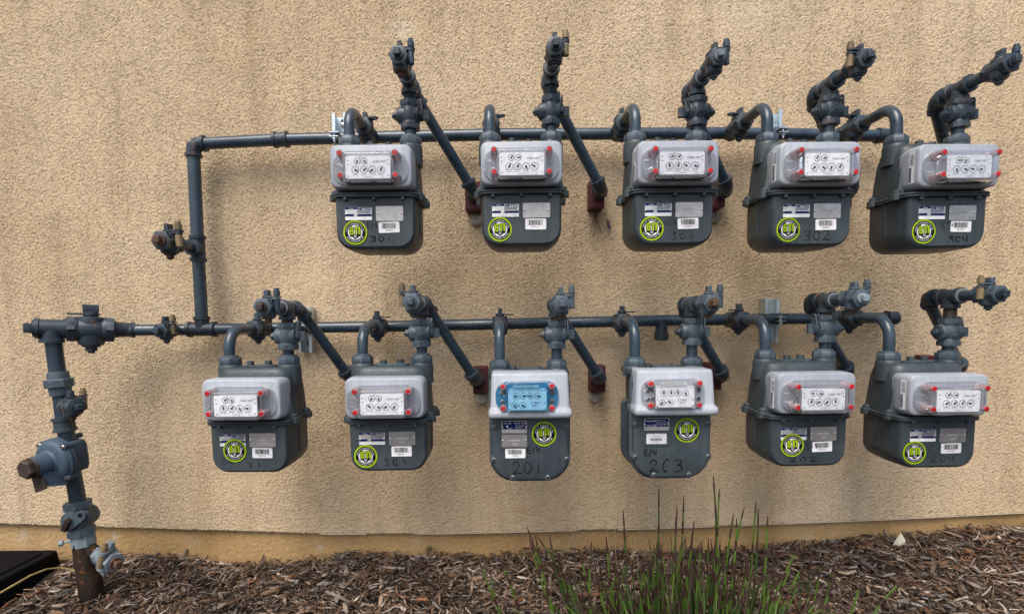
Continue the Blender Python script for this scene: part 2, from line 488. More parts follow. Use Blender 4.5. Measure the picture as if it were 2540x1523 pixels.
def grid_mesh(name, X, Y, Z, mat):
    h, w = X.shape
    me = bpy.data.meshes.new(name)
    me.vertices.add(h * w)
    me.vertices.foreach_set('co', np.stack([X, Y, Z], -1).astype(np.float32).ravel())
    idx = np.arange(h * w).reshape(h, w)
    q = np.stack([idx[:-1, :-1], idx[:-1, 1:], idx[1:, 1:], idx[1:, :-1]], -1).reshape(-1, 4)
    me.loops.add(q.size); me.loops.foreach_set('vertex_index', q.ravel().astype(np.int32))
    me.polygons.add(len(q)); me.polygons.foreach_set('loop_start', np.arange(0, q.size, 4, dtype=np.int32))
    me.polygons.foreach_set('use_smooth', np.ones(len(q), bool))
    me.materials.append(MATS[mat])
    me.update(calc_edges=True); me.validate()
    return me
def band_noise(h, w, step, lam, width, seed):
    """random relief whose lumps are about lam metres across"""
    r = np.random.default_rng(seed).standard_normal((h, w))
    fy = np.fft.fftfreq(h, step)[:, None]; fx = np.fft.rfftfreq(w, step)[None, :]
    k = np.sqrt(fx ** 2 + fy ** 2)
    flt = np.exp(-((k - 1 / lam) / (width / lam)) ** 2)
    n = np.fft.irfft2(np.fft.rfft2(r) * flt, (h, w))
    return n / n.std()
STEP = 0.0030
def stucco_sheet(name, z_lo, z_hi, y0, mat, amp, lam, seed, x_in=1.72, back=None):
    xs_f = np.arange(-x_in, x_in, STEP)
    nz = int((z_hi - np.mean(z_lo(xs_f))) / STEP)
    rel = band_noise(nz, len(xs_f), STEP, lam, 1.3, seed)
    grit = band_noise(nz, len(xs_f), STEP, lam * 0.55, 0.5, seed + 1)
    rel = np.tanh(rel * 1.2) * 0.55 + np.where(grit < -0.5, (grit + 0.5) * 1.4, grit * 0.45)
    rel += 0.5 * band_noise(nz, len(xs_f), STEP, 0.22, 0.6, seed + 2)
    fade = np.minimum(1, np.minimum(np.arange(len(xs_f)), np.arange(len(xs_f))[::-1]) / 20.0)[None, :]
    rel = rel * amp * fade
    side = np.array([-7.0, -5.0, -3.5, -2.5, -2.0]); 
    xs = np.concatenate([side, xs_f, -side[::-1]])
    pad = np.zeros((nz, len(side)))
    rel = np.concatenate([pad, rel, pad], 1)
    t = np.linspace(0, 1, nz)[:, None]
    lo = z_lo(xs)[None, :]
    Z = lo + t * (z_hi - lo)
    X = np.broadcast_to(xs[None, :], Z.shape).copy()
    Y = y0 - rel
    top = (X[-1:], np.full_like(X[-1:], y0), np.full_like(X[-1:], 4.5))
    X = np.concatenate([X, top[0]]); Y = np.concatenate([Y, top[1]]); Z = np.concatenate([Z, top[2]])
    if back is not None:   # return under the lip
        rag = 0.0012 * np.random.default_rng(3).standard_normal(len(xs))
        Z[0] += rag
        X = np.concatenate([X[:1], X]); Y = np.concatenate([np.full_like(Y[:1], back), Y]); Z = np.concatenate([Z[:1], Z])
    return grid_mesh(name, X, Y, Z, mat)

wall = thing('stucco_wall', 'tan rough stucco wall carrying all the gas meters', 'wall', (0, 0, 0))
w_me = stucco_sheet('wall_face', lambda x: interp(EDGE, x), 1.80, 0.0, 'stucco', 0.0015, 0.0090, 11, back=0.03)
inst('wall_face', w_me, wall)
# recessed foot of the wall below the drip edge
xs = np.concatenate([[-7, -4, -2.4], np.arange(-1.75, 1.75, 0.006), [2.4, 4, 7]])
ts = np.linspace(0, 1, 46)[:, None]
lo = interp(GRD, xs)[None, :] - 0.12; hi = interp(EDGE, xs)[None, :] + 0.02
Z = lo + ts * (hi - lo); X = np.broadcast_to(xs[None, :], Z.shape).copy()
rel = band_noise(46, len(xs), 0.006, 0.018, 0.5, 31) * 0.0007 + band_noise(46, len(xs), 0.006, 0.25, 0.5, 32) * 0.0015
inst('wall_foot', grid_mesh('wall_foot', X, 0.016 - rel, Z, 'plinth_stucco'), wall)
# pale drip strip along the lip, patchy
mb = MB()
for x0, x1 in ((-0.60, -0.42), (-0.30, 0.22), (0.34, 0.66), (0.72, 1.62)):
    pts = np.arange(x0, x1, 0.03)
    mb.tube([(x, -0.001, float(interp(EDGE, x)) - 0.0005) for x in pts], 0.0017, 6)
mb.build('drip_strip', 'screed', wall)

# ground sheet out to the horizon
gx = np.concatenate([[-60, -20, -8, -4, -2.6], np.arange(-2, 2.01, 0.05), [2.6, 4, 8, 20, 60]])
gy = np.concatenate([[0.1], np.arange(0.02, -1.6, -0.05), [-2.2, -3, -5, -10, -25, -60]])
GX, GY = np.meshgrid(gx, gy)
GZ = ground_z(np.clip(GX, -3, 3), GY) - 0.012
tag(inst('ground', grid_mesh('ground', GX, GY, GZ, 'soil')), 'dark soil under the bark mulch', 'ground', kind='structure')

# ------------------------------------------------------------------ bark mulch: loose shreds and chips
def chips(n, xr, yr, seed, lmin, lmax, lift, wk=1.0):
    r = np.random.default_rng(seed)
    x = r.uniform(xr[0], xr[1], n); y = -r.uniform(yr[0], yr[1], n)
    L = lmin + (lmax - lmin) * r.random(n) ** 2.2
    Wd = np.clip(L * r.uniform(0.05, 0.34, n) * wk, 0.0012, 0.013); T = np.clip(Wd * r.uniform(0.2, 0.55, n), 0.001, 0.005)
    yaw = r.uniform(0, math.pi, n); pit = r.normal(0, 0.28, n); rol = r.normal(0, 0.6, n)
    z = ground_z(x, y) + r.random(n) ** 1.4 * lift - 0.006
    z = np.where((x < -1.36) & (y > -0.60), z - 0.09, z)
    cy, sy, cp, sp, cr, sr = np.cos(yaw), np.sin(yaw), np.cos(pit), np.sin(pit), np.cos(rol), np.sin(rol)
    ex = np.stack([cy * cp, sy * cp, sp], -1)
    side = np.stack([-sy, cy, np.zeros(n)], -1); up = np.cross(ex, side)
    ey = side * cr[:, None] + up * sr[:, None]; ez = np.cross(ex, ey)
    P = np.zeros((n, 12, 3))
    c = np.stack([x, y, z], -1)
    bend = r.normal(0, 0.10, n) * L
    k = 0
    for u, s_, b_ in ((-0.5, 0.55, 0.0), (0.05, 1.0, 1.0), (0.5, 0.45, 0.0)):
        for a, e in ((-1, -1), (1, -1), (1, 1), (-1, 1)):
            jit = r.uniform(0.75, 1.25, n)
            P[:, k] = c + ex * (u * L)[:, None] + ey * (a * Wd / 2 * s_ * jit)[:, None] + ez * (e * T / 2 + b_ * bend * 0.5)[:, None]
            k += 1
    P[:, :, 1] = np.minimum(P[:, :, 1], 0.012)
    q = [(3, 2, 1, 0), (8, 9, 10, 11)]
    for s_ in (0, 4):
        for i in range(4):
            j = (i + 1) % 4
            q.append((s_ + i, s_ + j, s_ + 4 + j, s_ + 4 + i))
    q = np.array(q)
    F = (np.arange(n)[:, None, None] * 12 + q[None]).reshape(-1, 4)
    pal = np.array([(0.05, 0.028, 0.017), (0.085, 0.048, 0.028), (0.14, 0.085, 0.05), (0.19, 0.135, 0.095), (0.24, 0.20, 0.165), (0.31, 0.275, 0.24), (0.16, 0.155, 0.16), (0.03, 0.019, 0.014), (0.17, 0.075, 0.03), (0.42, 0.38, 0.33)])
    pr = np.array([0.13, 0.14, 0.14, 0.14, 0.14, 0.09, 0.07, 0.08, 0.05, 0.02])
    col = pal[r.choice(len(pal), n, p=pr)] * np.array([1.04, 0.97, 0.90]) * r.uniform(0.6, 1.5, (n, 1))
    patch = 1.0 + 0.30 * np.sin(x * 7.3 + 2.1 * np.sin(y * 9)) * np.sin(y * 13 + x * 3.1) + 0.18 * np.sin(x * 19 + y * 23)
    col = col * np.clip(patch, 0.5, 1.5)[:, None]
    return P.reshape(-1, 3), F, np.repeat(np.clip(col, 0, 1), 12, 0)
parts = [chips(17000, (-1.8, 1.8), (0.0, 0.60), 5, 0.010, 0.046, 0.024, 0.95),
         chips(6000, (-1.8, 1.8), (-0.012, 0.10), 6, 0.010, 0.040, 0.022, 0.7),
         chips(23000, (-1.8, 1.8), (0.0, 0.60), 8, 0.010, 0.044, 0.026, 0.36),
         chips(420, (-1.8, 1.8), (0.0, 0.60), 12, 0.045, 0.085, 0.026, 1.3),
         chips(3000, (-1.8, 1.8), (0.60, 1.4), 9, 0.02, 0.06, 0.018)]
V, Fc, Cc = [], [], []; off = 0
for P, F, C in parts:
    V.append(P); Fc.append(F + off); Cc.append(C); off += len(P)
V = np.concatenate(V); Fc = np.concatenate(Fc); Cc = np.concatenate(Cc)
me = bpy.data.meshes.new('bark_mulch')
me.vertices.add(len(V)); me.vertices.foreach_set('co', V.astype(np.float32).ravel())
me.loops.add(Fc.size); me.loops.foreach_set('vertex_index', Fc.ravel().astype(np.int32))
me.polygons.add(len(Fc)); me.polygons.foreach_set('loop_start', np.arange(0, Fc.size, 4, dtype=np.int32))
me.update(calc_edges=True)
att = me.color_attributes.new('chip', 'FLOAT_COLOR', 'POINT')
att.data.foreach_set('color', np.concatenate([Cc, np.ones((len(Cc), 1))], 1).astype(np.float32).ravel())
me.materials.append(MATS['bark_chips'])
tag(inst('bark_mulch', me), 'shredded brown and grey bark mulch along the foot of the wall', 'mulch', kind='stuff')

# ------------------------------------------------------------------ pipe fittings
def teardrop(R, tip, r, hole, n=22):
    """outline of a lock wing with an eye: (outer, inner) points in a plane"""
    pts = []
    a0 = math.acos((R - r) / tip)
    for k in range(n // 2):
        a = a0 + (2 * math.pi - 2 * a0) * k / (n // 2 - 1)
        pts.append(Vector((R * math.cos(a), R * math.sin(a))))
    for k in range(n // 2):
        a = -a0 + 2 * a0 * k / (n // 2 - 1)
        pts.append(Vector((tip + r * math.cos(a), r * math.sin(a))))
    c = Vector((tip, 0))
    pts.sort(key=lambda p: math.atan2(p.y - c.y, p.x - c.x))
    inner = [c + (p - c).normalized() * hole for p in pts]
    return pts, inner
WO, WI = teardrop(0.0150, 0.0315, 0.0105, 0.0058)
def wing(mb, M, x, ang, th=0.004, s=1.0):
    """flat lock wing across the plug axis (local x), pointing at angle ang in the local y-z plane"""
    ca, sa = math.cos(ang), math.sin(ang)
    n = len(WO); vs = []
    for xx in (x, x + th):
        for ring in (WO, WI):
            vs += [(xx * s, (p.x * ca - p.y * sa) * s, (p.x * sa + p.y * ca) * s) for p in ring]
    fs = []
    for i in range(n):
        j = (i + 1) % n
        fs += [(i, n + i, n + j, j), (2 * n + i, 2 * n + j, 3 * n + j, 3 * n + i), (i, j, 2 * n + j, 2 * n + i), (n + i, 3 * n + i, 3 * n + j, n + j)]
    mb.add(vs, fs, M)
def valve(parent, M, s=1.0, ang=1.57, pin=None, end_plug=None, boss=None, mat='valve_paint', nut='valve_paint', name='valve', head='bar', collar=6, wings=2):
    """plug valve: gas flows along local z, the plug turns about local x (head at +x, nut at -x)"""
    S = M @ Matrix.Diagonal((s, s, s, 1))
    mb = MB(S)
    mb.lathe([(-0.037, 0.0205), (-0.0365, 0.0238), (-0.022, 0.0238), (-0.018, 0.0222), (-0.010, 0.0245), (0, 0.0255), (0.010, 0.0245), (0.018, 0.0222), (0.022, 0.0238), (0.0365, 0.0238), (0.037, 0.0205)], 24)
    for z in (-0.030, 0.030):
        mb.lathe([(z - 0.0072, 0.0240), (z - 0.0060, 0.0268), (z + 0.0060, 0.0268), (z + 0.0072, 0.0240)], 6, ph=math.pi / 6)
    RX = frame((0, 0, 0), (1, 0, 0), (0, 1, 0))
    mb.lathe([(-0.0315, 0.014), (-0.0305, 0.0205), (-0.024, 0.0225), (0.019, 0.0232), (0.0235, 0.0222), (0.0248, 0.0175)], 22, RX)
    if boss is not None:
        ly, lz = boss
        d = Vector((0, ly, lz))
        mb.cyl(d.normalized() * 0.014, d.normalized() * 0.030, 0.0088, 14)
    if wings == 2:
        wing(mb, I4, 0.0205, ang, 0.0045)
    v = mb.build(name, mat, parent)
    mb = MB(S)
    mb.lathe([(0.024, 0.0125), (0.0325, 0.0125), (0.0335, 0.0115)], 18, RX)
    if head == 'bar':
        mb.box((0.040, 0, 0), (0.017, 0.0115, 0.0255), None, 0.0012)
    elif head == 'square':
        mb.box((0.040, 0, 0), (0.016, 0.014, 0.014), None, 0.0012)
    mb.build('valve_head', mat, v)
    if wings:
        mb = MB(S); wing(mb, I4, 0.0275, ang + 0.12, 0.0038)
        mb.build('lock_wing', mat, v)
    mb = MB(S)
    mb.lathe([(-0.0345, 0.0155), (-0.031, 0.0155)], 18, RX)
    mb.lathe([(-0.043, 0.0095), (-0.0422, 0.0108), (-0.0345, 0.0108)], 6, RX)
    mb.lathe([(-0.047, 0.0055), (-0.043, 0.006)], 10, RX)
    mb.build('lock_nut', nut, v)
    if pin:
        mb = MB(S)
        c = Vector((0, math.cos(ang) * 0.0315, math.sin(ang) * 0.0315))
        mb.lathe([(-0.014, 0.0075), (-0.013, 0.0090), (0.019, 0.0090), (0.0195, 0.0055), (0.032, 0.0055), (0.0325, 0.0095), (0.046, 0.0095), (0.0465, 0.0074), (0.054, 0.0070)], 14, frame(c, (1, 0, 0), (0, 1, 0)))
        mb.build('barrel_lock', pin, v)
    if end_plug:
        mb = MB(S)
        mb.lathe([(0.036, 0.0150), (0.043, 0.0150)], 16)
        mb.box((0, 0, 0.0505), (0.0175, 0.0175, 0.016), None, 0.0015)
        mb.build('end_plug', end_plug, v)
    return v
def tee_mb(mb, M, r=0.0195, half=0.034, br=0.036):
    prof = [(-half, r - 0.002), (-half, r + 0.0032), (-half + 0.009, r + 0.0032), (-half + 0.0105, r), (half - 0.0105, r), (half - 0.009, r + 0.0032), (half, r + 0.0032), (half, r - 0.002)]
    mb.lathe(prof, 20, M)
    mb.lathe([(0.0, r), (br - 0.0105, r), (br - 0.009, r + 0.0032), (br, r + 0.0032), (br, r - 0.002)], 20, M @ frame((0, 0, 0), (1, 0, 0), (0, 1, 0)))
def elbow_mb(mb, c, d0, d1, leg=0.030, r=0.0195, band=0.0095):
    """elbow round corner c with its mouths pointing along d0 and d1"""
    c, d0, d1 = Vector(c), Vector(d0).normalized(), Vector(d1).normalized()
    p0, p1 = c + d0 * leg, c + d1 * leg
    mb.tube([p0] + bez(p0 - d0 * 0.006, c, p1 - d1 * 0.006, 8) + [p1], r, 18)
    for p, d in ((p0, d0), (p1, d1)):
        mb.lathe([(-band, r), (-band + 0.001, r + 0.0033), (0, r + 0.0033), (0.0004, r - 0.002)], 20, frame(p, d))
def coupling_mb(mb, p, d, r=0.0205, L=0.042):
    mb.lathe([(-L / 2, r - 0.002), (-L / 2, r + 0.0030), (-L / 2 + 0.008, r + 0.0030), (-L / 2 + 0.009, r), (L / 2 - 0.009, r), (L / 2 - 0.008, r + 0.0030), (L / 2, r + 0.0030), (L / 2, r - 0.002)], 20, frame(p, d))
def union_mb(mb, p, h=0.018, r=0.0268):
    """hexagon union nut on a meter hub, bottom at p"""
    M = frame(p, (0, 0, 1))
    mb.lathe([(0, r * 0.95), (0.002, r), (h - 0.0025, r), (h, r * 0.94)], 8, M, ph=math.pi / 8)
    mb.lathe([(h - 0.001, r * 0.80), (h + 0.0045, r * 0.76), (h + 0.006, r * 0.58)], 20, M)

R_H, R_P, R_D = 0.0166, 0.0134, 0.0143      # header, inlet and outlet pipe radii

# ------------------------------------------------------------------ the headers
D_H = 0.06
up_pts = [at(480, 357, D_H), at(697, 347, D_H), at(1240, 334, D_H), at(1800, 331, D_H), at(2200, 338, D_H)]
lo_pts = [at(505, 817, D_H), at(1000, 809, D_H), at(1650, 795, D_H), at(2100, 789, D_H), at(2222, 789, D_H)]
def hz(pts, x):
    return float(np.interp(x, [p.x for p in pts], [p.z for p in pts]))
riser_top = at(128, 815, 0.20)
man = thing('gas_manifold', 'grey painted supply pipework with two long header pipes along the wall', 'pipework', at(502, 817, D_H))
tee_lo = at(502, 817, D_H)
el_up = at(479, 358, D_H)
mid_t = at(491, 617, D_H)
MB().tube([el_up] + up_pts[1:], R_H, 18).build('header_pipe', 'pipe_paint', man)
MB().tube([tee_lo] + lo_pts[1:], R_H, 18).build('header_pipe', 'pipe_paint', man)
MB().tube([tee_lo, mid_t, el_up], R_H * 1.04, 18).build('cross_pipe', 'pipe_paint', man)
mb = MB(); elbow_mb(mb, el_up, up_pts[1] - el_up, mid_t - el_up, 0.036, 0.0195); mb.build('elbow', 'valve_paint', man)
for p, d, L in ((at(697, 347, D_H), up_pts[1] - up_pts[0], 0.040),):
    mb = MB(); coupling_mb(mb, p, d, 0.0195, L); mb.build('coupling', 'valve_paint', man)
mb = MB(); tee_mb(mb, frame(tee_lo, (1, 0, 0), mid_t - tee_lo), 0.0198, 0.040, 0.038); mb.build('tee', 'valve_paint', man)
mb = MB(); tee_mb(mb, frame(mid_t, el_up - mid_t, (0, -1, 0)), 0.0195, 0.037, 0.036); mb.build('tee', 'valve_paint', man)
# outward test valve on the cross pipe
MB().cyl(mid_t, mid_t + Vector((0, -0.10, 0)), 0.0138, 14).build('nipple', 'pipe_paint', man)
valve(man, frame(mid_t + Vector((0, -0.130, 0)), (0, -1, 0), (0, 0, 1)), 0.98, ang=2.9, pin='brass', end_plug='rusty_plug', nut='rusty_plug', name='test_valve')
# end caps and the capped stub under the lower header
for p, d in ((up_pts[-1], up_pts[-1] - up_pts[-2]), (lo_pts[-1], lo_pts[-1] - lo_pts[-2])):
    mb = MB(); mb.lathe([(-0.030, 0.0170), (-0.030, 0.0215), (-0.020, 0.0215), (-0.018, 0.0198), (0.0, 0.0195), (0.006, 0.015), (0.008, 0.006)], 20, frame(p, d)); mb.build('end_cap', 'valve_paint', man)
stub = at(1641, 797, D_H)
mb = MB(); mb.lathe([(0, 0.018), (0.028, 0.0165), (0.029, 0.0195), (0.036, 0.0195)], 18, frame(stub, (0, 0, -1)))
mb.lathe([(0.036, 0.0205), (0.052, 0.0205), (0.056, 0.015)], 18, frame(stub, (0, 0, -1))); mb.build('capped_stub', 'valve_paint', man)
# run from the riser: reducer, small test valve, big stop valve
p_v, p_j = at(418, 818, 0.075), at(330, 819, 0.095)
big_c = at(226, 817, 0.155)
run = [tee_lo, at(450, 818, 0.062), p_j, riser_top]
MB().tube([tee_lo, at(450, 818, 0.064), p_j], R_H, 16).build('header_pipe', 'pipe_paint', man)
dirn = (riser_top - p_j).normalized()
MB().tube([p_j, at(280, 818, 0.118)], 0.0178, 16).build('nipple', 'pipe_paint', man)
mb = MB(); mb.lathe([(-0.026, 0.0185), (-0.026, 0.0225), (-0.016, 0.0225), (-0.014, 0.0200), (0.012, 0.0215), (0.022, 0.0245), (0.030, 0.0245), (0.031, 0.02)], 20, frame(at(308, 818, 0.104), dirn)); mb.build('reducer', 'valve_paint', man)
valve(man, frame(big_c, dirn, (0, 0, 1)), 1.40, ang=0.9, name='stop_valve', wings=1)
MB().tube([at(180, 816, 0.175), riser_top], 0.0215, 16).build('nipple', 'pipe_paint', man)
vb = at(446, 818, 0.066)
MB().cyl(vb, vb + Vector((-0.0, -0.05, 0)), 0.012, 12).build('nipple', 'pipe_paint', man)
valve(man, frame(vb + Vector((0, -0.062, 0)), (0, -1, 0), (0, 0, 1)), 0.80, ang=2.9, pin='brass', end_plug='valve_paint', name='test_valve')

# ------------------------------------------------------------------ the riser with its regulator
ris_px = [(128, 815), (140, 905), (148, 955), (156, 1020), (165, 1078), (178, 1160), (191, 1228), (198, 1286), (206, 1337)]
RP = [at(a, b2, 0.20) for a, b2 in ris_px]
base_pt = at(234, 1500, 0.20)
ris = thing('gas_riser', 'grey service riser coming out of the mulch beside the black box', 'gas riser', base_pt)
d_r = (RP[0] - RP[-1]).normalized()
MB().tube(RP, 0.0192, 18).build('riser_pipe', 'pipe_paint', ris)
mb = MB(); tee_mb(mb, frame(riser_top, dirn, RP[1] - RP[0]), 0.0245, 0.034, 0.038); mb.build('tee', 'valve_paint', ris)
mb = MB(); pe = riser_top + dirn * 0.034
mb.lathe([(-0.004, 0.0225), (0.004, 0.0225), (0.005, 0.018)], 18, frame(pe, dirn)); mb.box((0, 0, 0.013), (0.025, 0.025, 0.018), frame(pe, dirn), 0.002); mb.build('end_plug', 'valve_paint', ris)
u = at(147, 950, 0.20); Mu = frame(u, d_r)
mb = MB(); mb.lathe([(-0.033, 0.0245), (-0.010, 0.0255), (-0.010, 0.0275), (0.030, 0.0235), (0.031, 0.021)], 20, Mu)
mb.lathe([(-0.011, 0.0325), (-0.009, 0.0340), (0.009, 0.0340), (0.011, 0.0325)], 8, Mu, ph=0.2); mb.build('union', 'union_paint', ris)
mb = MB(); coupling_mb(mb, at(160, 1052, 0.20), d_r, 0.0240, 0.038); mb.build('coupling', 'valve_paint', ris)
sv = at(152, 1004, 0.20); sd = Vector((0.86, -0.5, 0.02)).normalized()
MB().cyl(sv, sv + sd * 0.05, 0.0115, 12).build('nipple', 'pipe_paint', ris)
valve(ris, frame(sv + sd * 0.062, sd, (0, 0, 1)), 0.85, ang=2.5, pin='brass', end_plug='valve_paint', nut='rusty_plug', name='test_valve')
# stopcock facing the street
sc_c = at(198, 1284, 0.20)
vst = valve(ris, frame(sc_c, d_r, (0, -1, 0)), 1.28, ang=0.35, mat='union_paint', name='stopcock', head=None)
mb = MB(frame(sc_c + Vector((0.004, -0.031, 0)), (0, -1, 0), (1, 0, 0)))
mb.lathe([(-0.004, 0.0215), (0.006, 0.0205), (0.008, 0.018)], 22); mb.box((-0.002, -0.004, 0.013), (0.014, 0.036, 0.014), Matrix.Rotation(-0.5, 4, 'Z'), 0.002)
mb.build('valve_head', 'old_pipe', vst)
mb = MB(); mb.lathe([(-0.016, 0.027), (-0.015, 0.0285), (0.015, 0.0285), (0.016, 0.026)], 8, frame(at(207, 1338, 0.20), d_r), ph=0.1); mb.build('collar', 'galvanized', ris)
lowd = (at(208, 1345, 0.20) - base_pt)
MB().tube([at(207, 1342, 0.20), at(212, 1375, 0.20), at(220, 1420, 0.20), base_pt - Vector((0, 0, 0.06))], [0.0265, 0.0275, 0.0285, 0.029], 18).build('sleeve', 'old_pipe', ris)
g0 = at(222, 1360, 0.20); gd = Vector((0.88, -0.42, -0.14)).normalized()
MB().cyl(g0, g0 + gd * 0.060, 0.018, 12, 0.0145).build('nipple', 'old_pipe', ris)
gv = valve(ris, frame(g0 + gd * 0.085, gd, (0.25, 0.1, 1)), 0.95, ang=0.6, pin='brass', end_plug='rusty_plug', mat='galvanized', nut='galvanized', name='test_valve')
gv['label'] = 'pale galvanized test valve with a rusty plug'
b0 = at(180, 1340, 0.20)
mb = MB(); mb.cyl(b0, b0 + Vector((-0.022, -0.012, -0.002)), 0.0035, 8); mb.lathe([(0, 0.0085), (0.009, 0.0085)], 6, frame(b0 + Vector((-0.018, -0.010, -0.002)), (-0.9, -0.45, 0))); mb.build('bolt', 'galvanized', ris)

rg_c = at(180, 1130, 0.20)
reg = thing('pressure_regulator', 'round blue grey gas regulator with brown hexagon cap on the riser', 'regulator', rg_c)
ax = Vector((-0.26, -0.96, -0.06)).normalized()
MR = frame(rg_c, ax, (0, 0, 1))          # local z out along the spring tower, local x up
mb = MB(MR)
mb.box((0, 0, 0.000), (0.085, 0.050, 0.062), None, 0.010)
for sx, sy in ((0.046, 0.018), (-0.044, 0.020)):
    mb.cyl((sx, sy, -0.042), (sx, sy, 0.020), 0.0075, 10)
mb.lathe([(0.014, 0.036), (0.030, 0.052)], 30); mb.build('regulator_body', 'regulator_paint', reg)
mb = MB(MR); mb.lathe([(0.030, 0.054), (0.031, 0.0605), (0.036, 0.0605), (0.037, 0.0575), (0.038, 0.0575), (0.039, 0.0605), (0.044, 0.0605), (0.046, 0.057)], 36); mb.build('rim', 'regulator_paint', reg)
mb = MB(MR); mb.lathe([(0.045, 0.057), (0.052, 0.0560), (0.057, 0.0515), (0.0595, 0.0440), (0.061, 0.0345), (0.066, 0.0300), (0.080, 0.0285), (0.098, 0.0265), (0.099, 0.022)], 36)
mb.loft([[(-0.020, -0.030, 0.044), (-0.020, 0.034, 0.044), (-0.070, 0.040, 0.044), (-0.064, -0.034, 0.044)], [(-0.016, -0.020, 0.090), (-0.016, 0.022, 0.090), (-0.066, 0.030, 0.080), (-0.052, -0.026, 0.088)]])
mb.build('bonnet', 'regulator_paint', reg)
mb = MB(MR); mb.lathe([(0.0985, 0.0260), (0.101, 0.0270), (0.103, 0.0260)], 24); mb.lathe([(0.103, 0.0235), (0.105, 0.0250), (0.117, 0.0250), (0.119, 0.0225)], 6, ph=0.25); mb.build('spring_cap', 'brown_cap', reg)
mb = MB(MR); mb.loft([[(-0.026, -0.026, 0.091), (-0.026, 0.016, 0.091), (-0.074, 0.022, 0.083), (-0.056, -0.030, 0.090)], [(-0.026, -0.026, 0.094), (-0.026, 0.016, 0.094), (-0.074, 0.022, 0.086), (-0.056, -0.030, 0.093)]]); mb.build('vent_plate', 'brown_cap', reg)
mb = MB(MR)
arctext_v = None
for k in range(4):
    a = math.radians(45 + 90 * k); c = (0.0545 * math.cos(a), 0.0545 * math.sin(a))
    mb2 = MB(MR); mb2.lathe([(0.026, 0.010), (0.048, 0.010)], 12, Matrix.Translation((c[0] * 1.06, c[1] * 1.06, 0))); mb2.build('screw_lug', 'regulator_paint', reg)
    mb2 = MB(MR); mb2.lathe([(0.048, 0.0058), (0.0545, 0.0058)], 6, Matrix.Translation((c[0] * 1.06, c[1] * 1.06, 0))); mb2.lathe([(0.048, 0.0075), (0.0492, 0.0075)], 12, Matrix.Translation((c[0] * 1.06, c[1] * 1.06, 0))); mb2.build('screw', 'steel', reg)

# ------------------------------------------------------------------ meter pieces (meshes made once, shared)
MS = {}
# --- round-bottomed cast meter: origin at the middle of the seam, y = 0 at the front of the case
def upart(w, z0, z1, r): return ushape(w, z0, z1, r)
mb = MB()
secs = []
for y, w, zb, r in ((0.0, 0.176, -0.1165, 0.034), (0.0035, 0.182, -0.1210, 0.037), (0.010, 0.186, -0.1235, 0.039), (0.070, 0.190, -0.1250, 0.041), (0.128, 0.185, -0.1230, 0.041), (0.135, 0.180, -0.1205, 0.038), (0.139, 0.172, -0.1155, 0.034)):
    secs.append([(p[0] * (1.0 + 0.06 * (p[1] - zb) * 1.2), y, p[1]) for p in upart(w, zb, 0.0, r)])
mb.loft(secs[::-1])
for sx in (-1, 1):     # cast ribs on the flanks
    mb.loft([[(sx * 0.0885, y - 0.004, z), (sx * 0.0885, y + 0.004, z), (sx * 0.0975, y + 0.003, z), (sx * 0.0975, y - 0.003, z)] for y, z in ((0.070, -0.085), (0.070, -0.004))])
MS['measuring_case'] = mb.mesh('measuring_case', 'case_paint')
mb = MB()
def rr(w, d, r, cy, z): return [(p[0], p[1] + cy, z) for p in rrect(w, d, r, 5)]
mb.loft([rr(0.196, 0.124, 0.026, 0.079, 0.004), rr(0.194, 0.121, 0.028, 0.080, 0.020), rr(0.191, 0.114, 0.030, 0.080, 0.060), rr(0.188, 0.106, 0.032, 0.080, 0.095), rr(0.184, 0.094, 0.033, 0.078, 0.117), rr(0.177, 0.082, 0.030, 0.077, 0.1255), rr(0.163, 0.068, 0.026, 0.076, 0.1295)])
for sx in (-1, 1):
    mb.lathe([(0.085, 0.0285), (0.128, 0.0285), (0.133, 0.0275), (0.136, 0.0255)], 22, Matrix.Translation((sx * 0.075, 0.075, 0)))
    # corner webs running down to the seam
    mb.loft([[(sx * 0.090, 0.020, 0.008), (sx * 0.101, 0.026, 0.008), (sx * 0.101, 0.034, 0.008), (sx * 0.090, 0.040, 0.008)], [(sx * 0.090, 0.029, 0.075), (sx * 0.0925, 0.030, 0.075), (sx * 0.0925, 0.032, 0.075), (sx * 0.090, 0.033, 0.075)]])
    mb.lathe([(0.004, 0.010), (0.014, 0.010), (0.018, 0.006)], 12, Matrix.Translation((sx * 0.099, 0.030, 0)))
    mb.lathe([(0.004, 0.010), (0.014, 0.010), (0.018, 0.006)], 12, Matrix.Translation((sx * 0.099, 0.112, 0)))
MS['valve_case'] = mb.mesh('valve_case', 'case_paint')
mb = MB()
mb.loft([rr(0.203, 0.156, 0.024, 0.069, -0.005), rr(0.206, 0.159, 0.025, 0.069, -0.0035), rr(0.206, 0.159, 0.025, 0.069, -0.001), rr(0.201, 0.154, 0.024, 0.069, -0.0002), rr(0.201, 0.154, 0.024, 0.069, 0.0008), rr(0.206, 0.159, 0.025, 0.069, 0.0016), rr(0.206, 0.159, 0.025, 0.069, 0.0042), rr(0.202, 0.155, 0.024, 0.069, 0.006)])
for sx in (-1, 1):
    for y in (0.030, 0.112):
        mb.lathe([(-0.0075, 0.011), (-0.006, 0.0125), (0.007, 0.0125), (0.0085, 0.011)], 14, Matrix.Translation((sx * 0.101, y, 0)))
MS['seam_flange'] = mb.mesh('seam_flange', 'case_paint')
mb = MB(); mb.lathe([(-0.0145, 0.004), (-0.0135, 0.005), (-0.006, 0.005)], 6); MS['case_bolt'] = mb.mesh('case_bolt', 'union_paint')
mb = MB(); mb.loft([[(p[0], p[1], z) for p in rrect(0.086 - 2 * i, 0.044 - 2 * i, 0.021, 6)] for z, i in ((0.0, 0.001), (0.001, 0.0), (0.004, 0.0), (0.005, 0.001))])
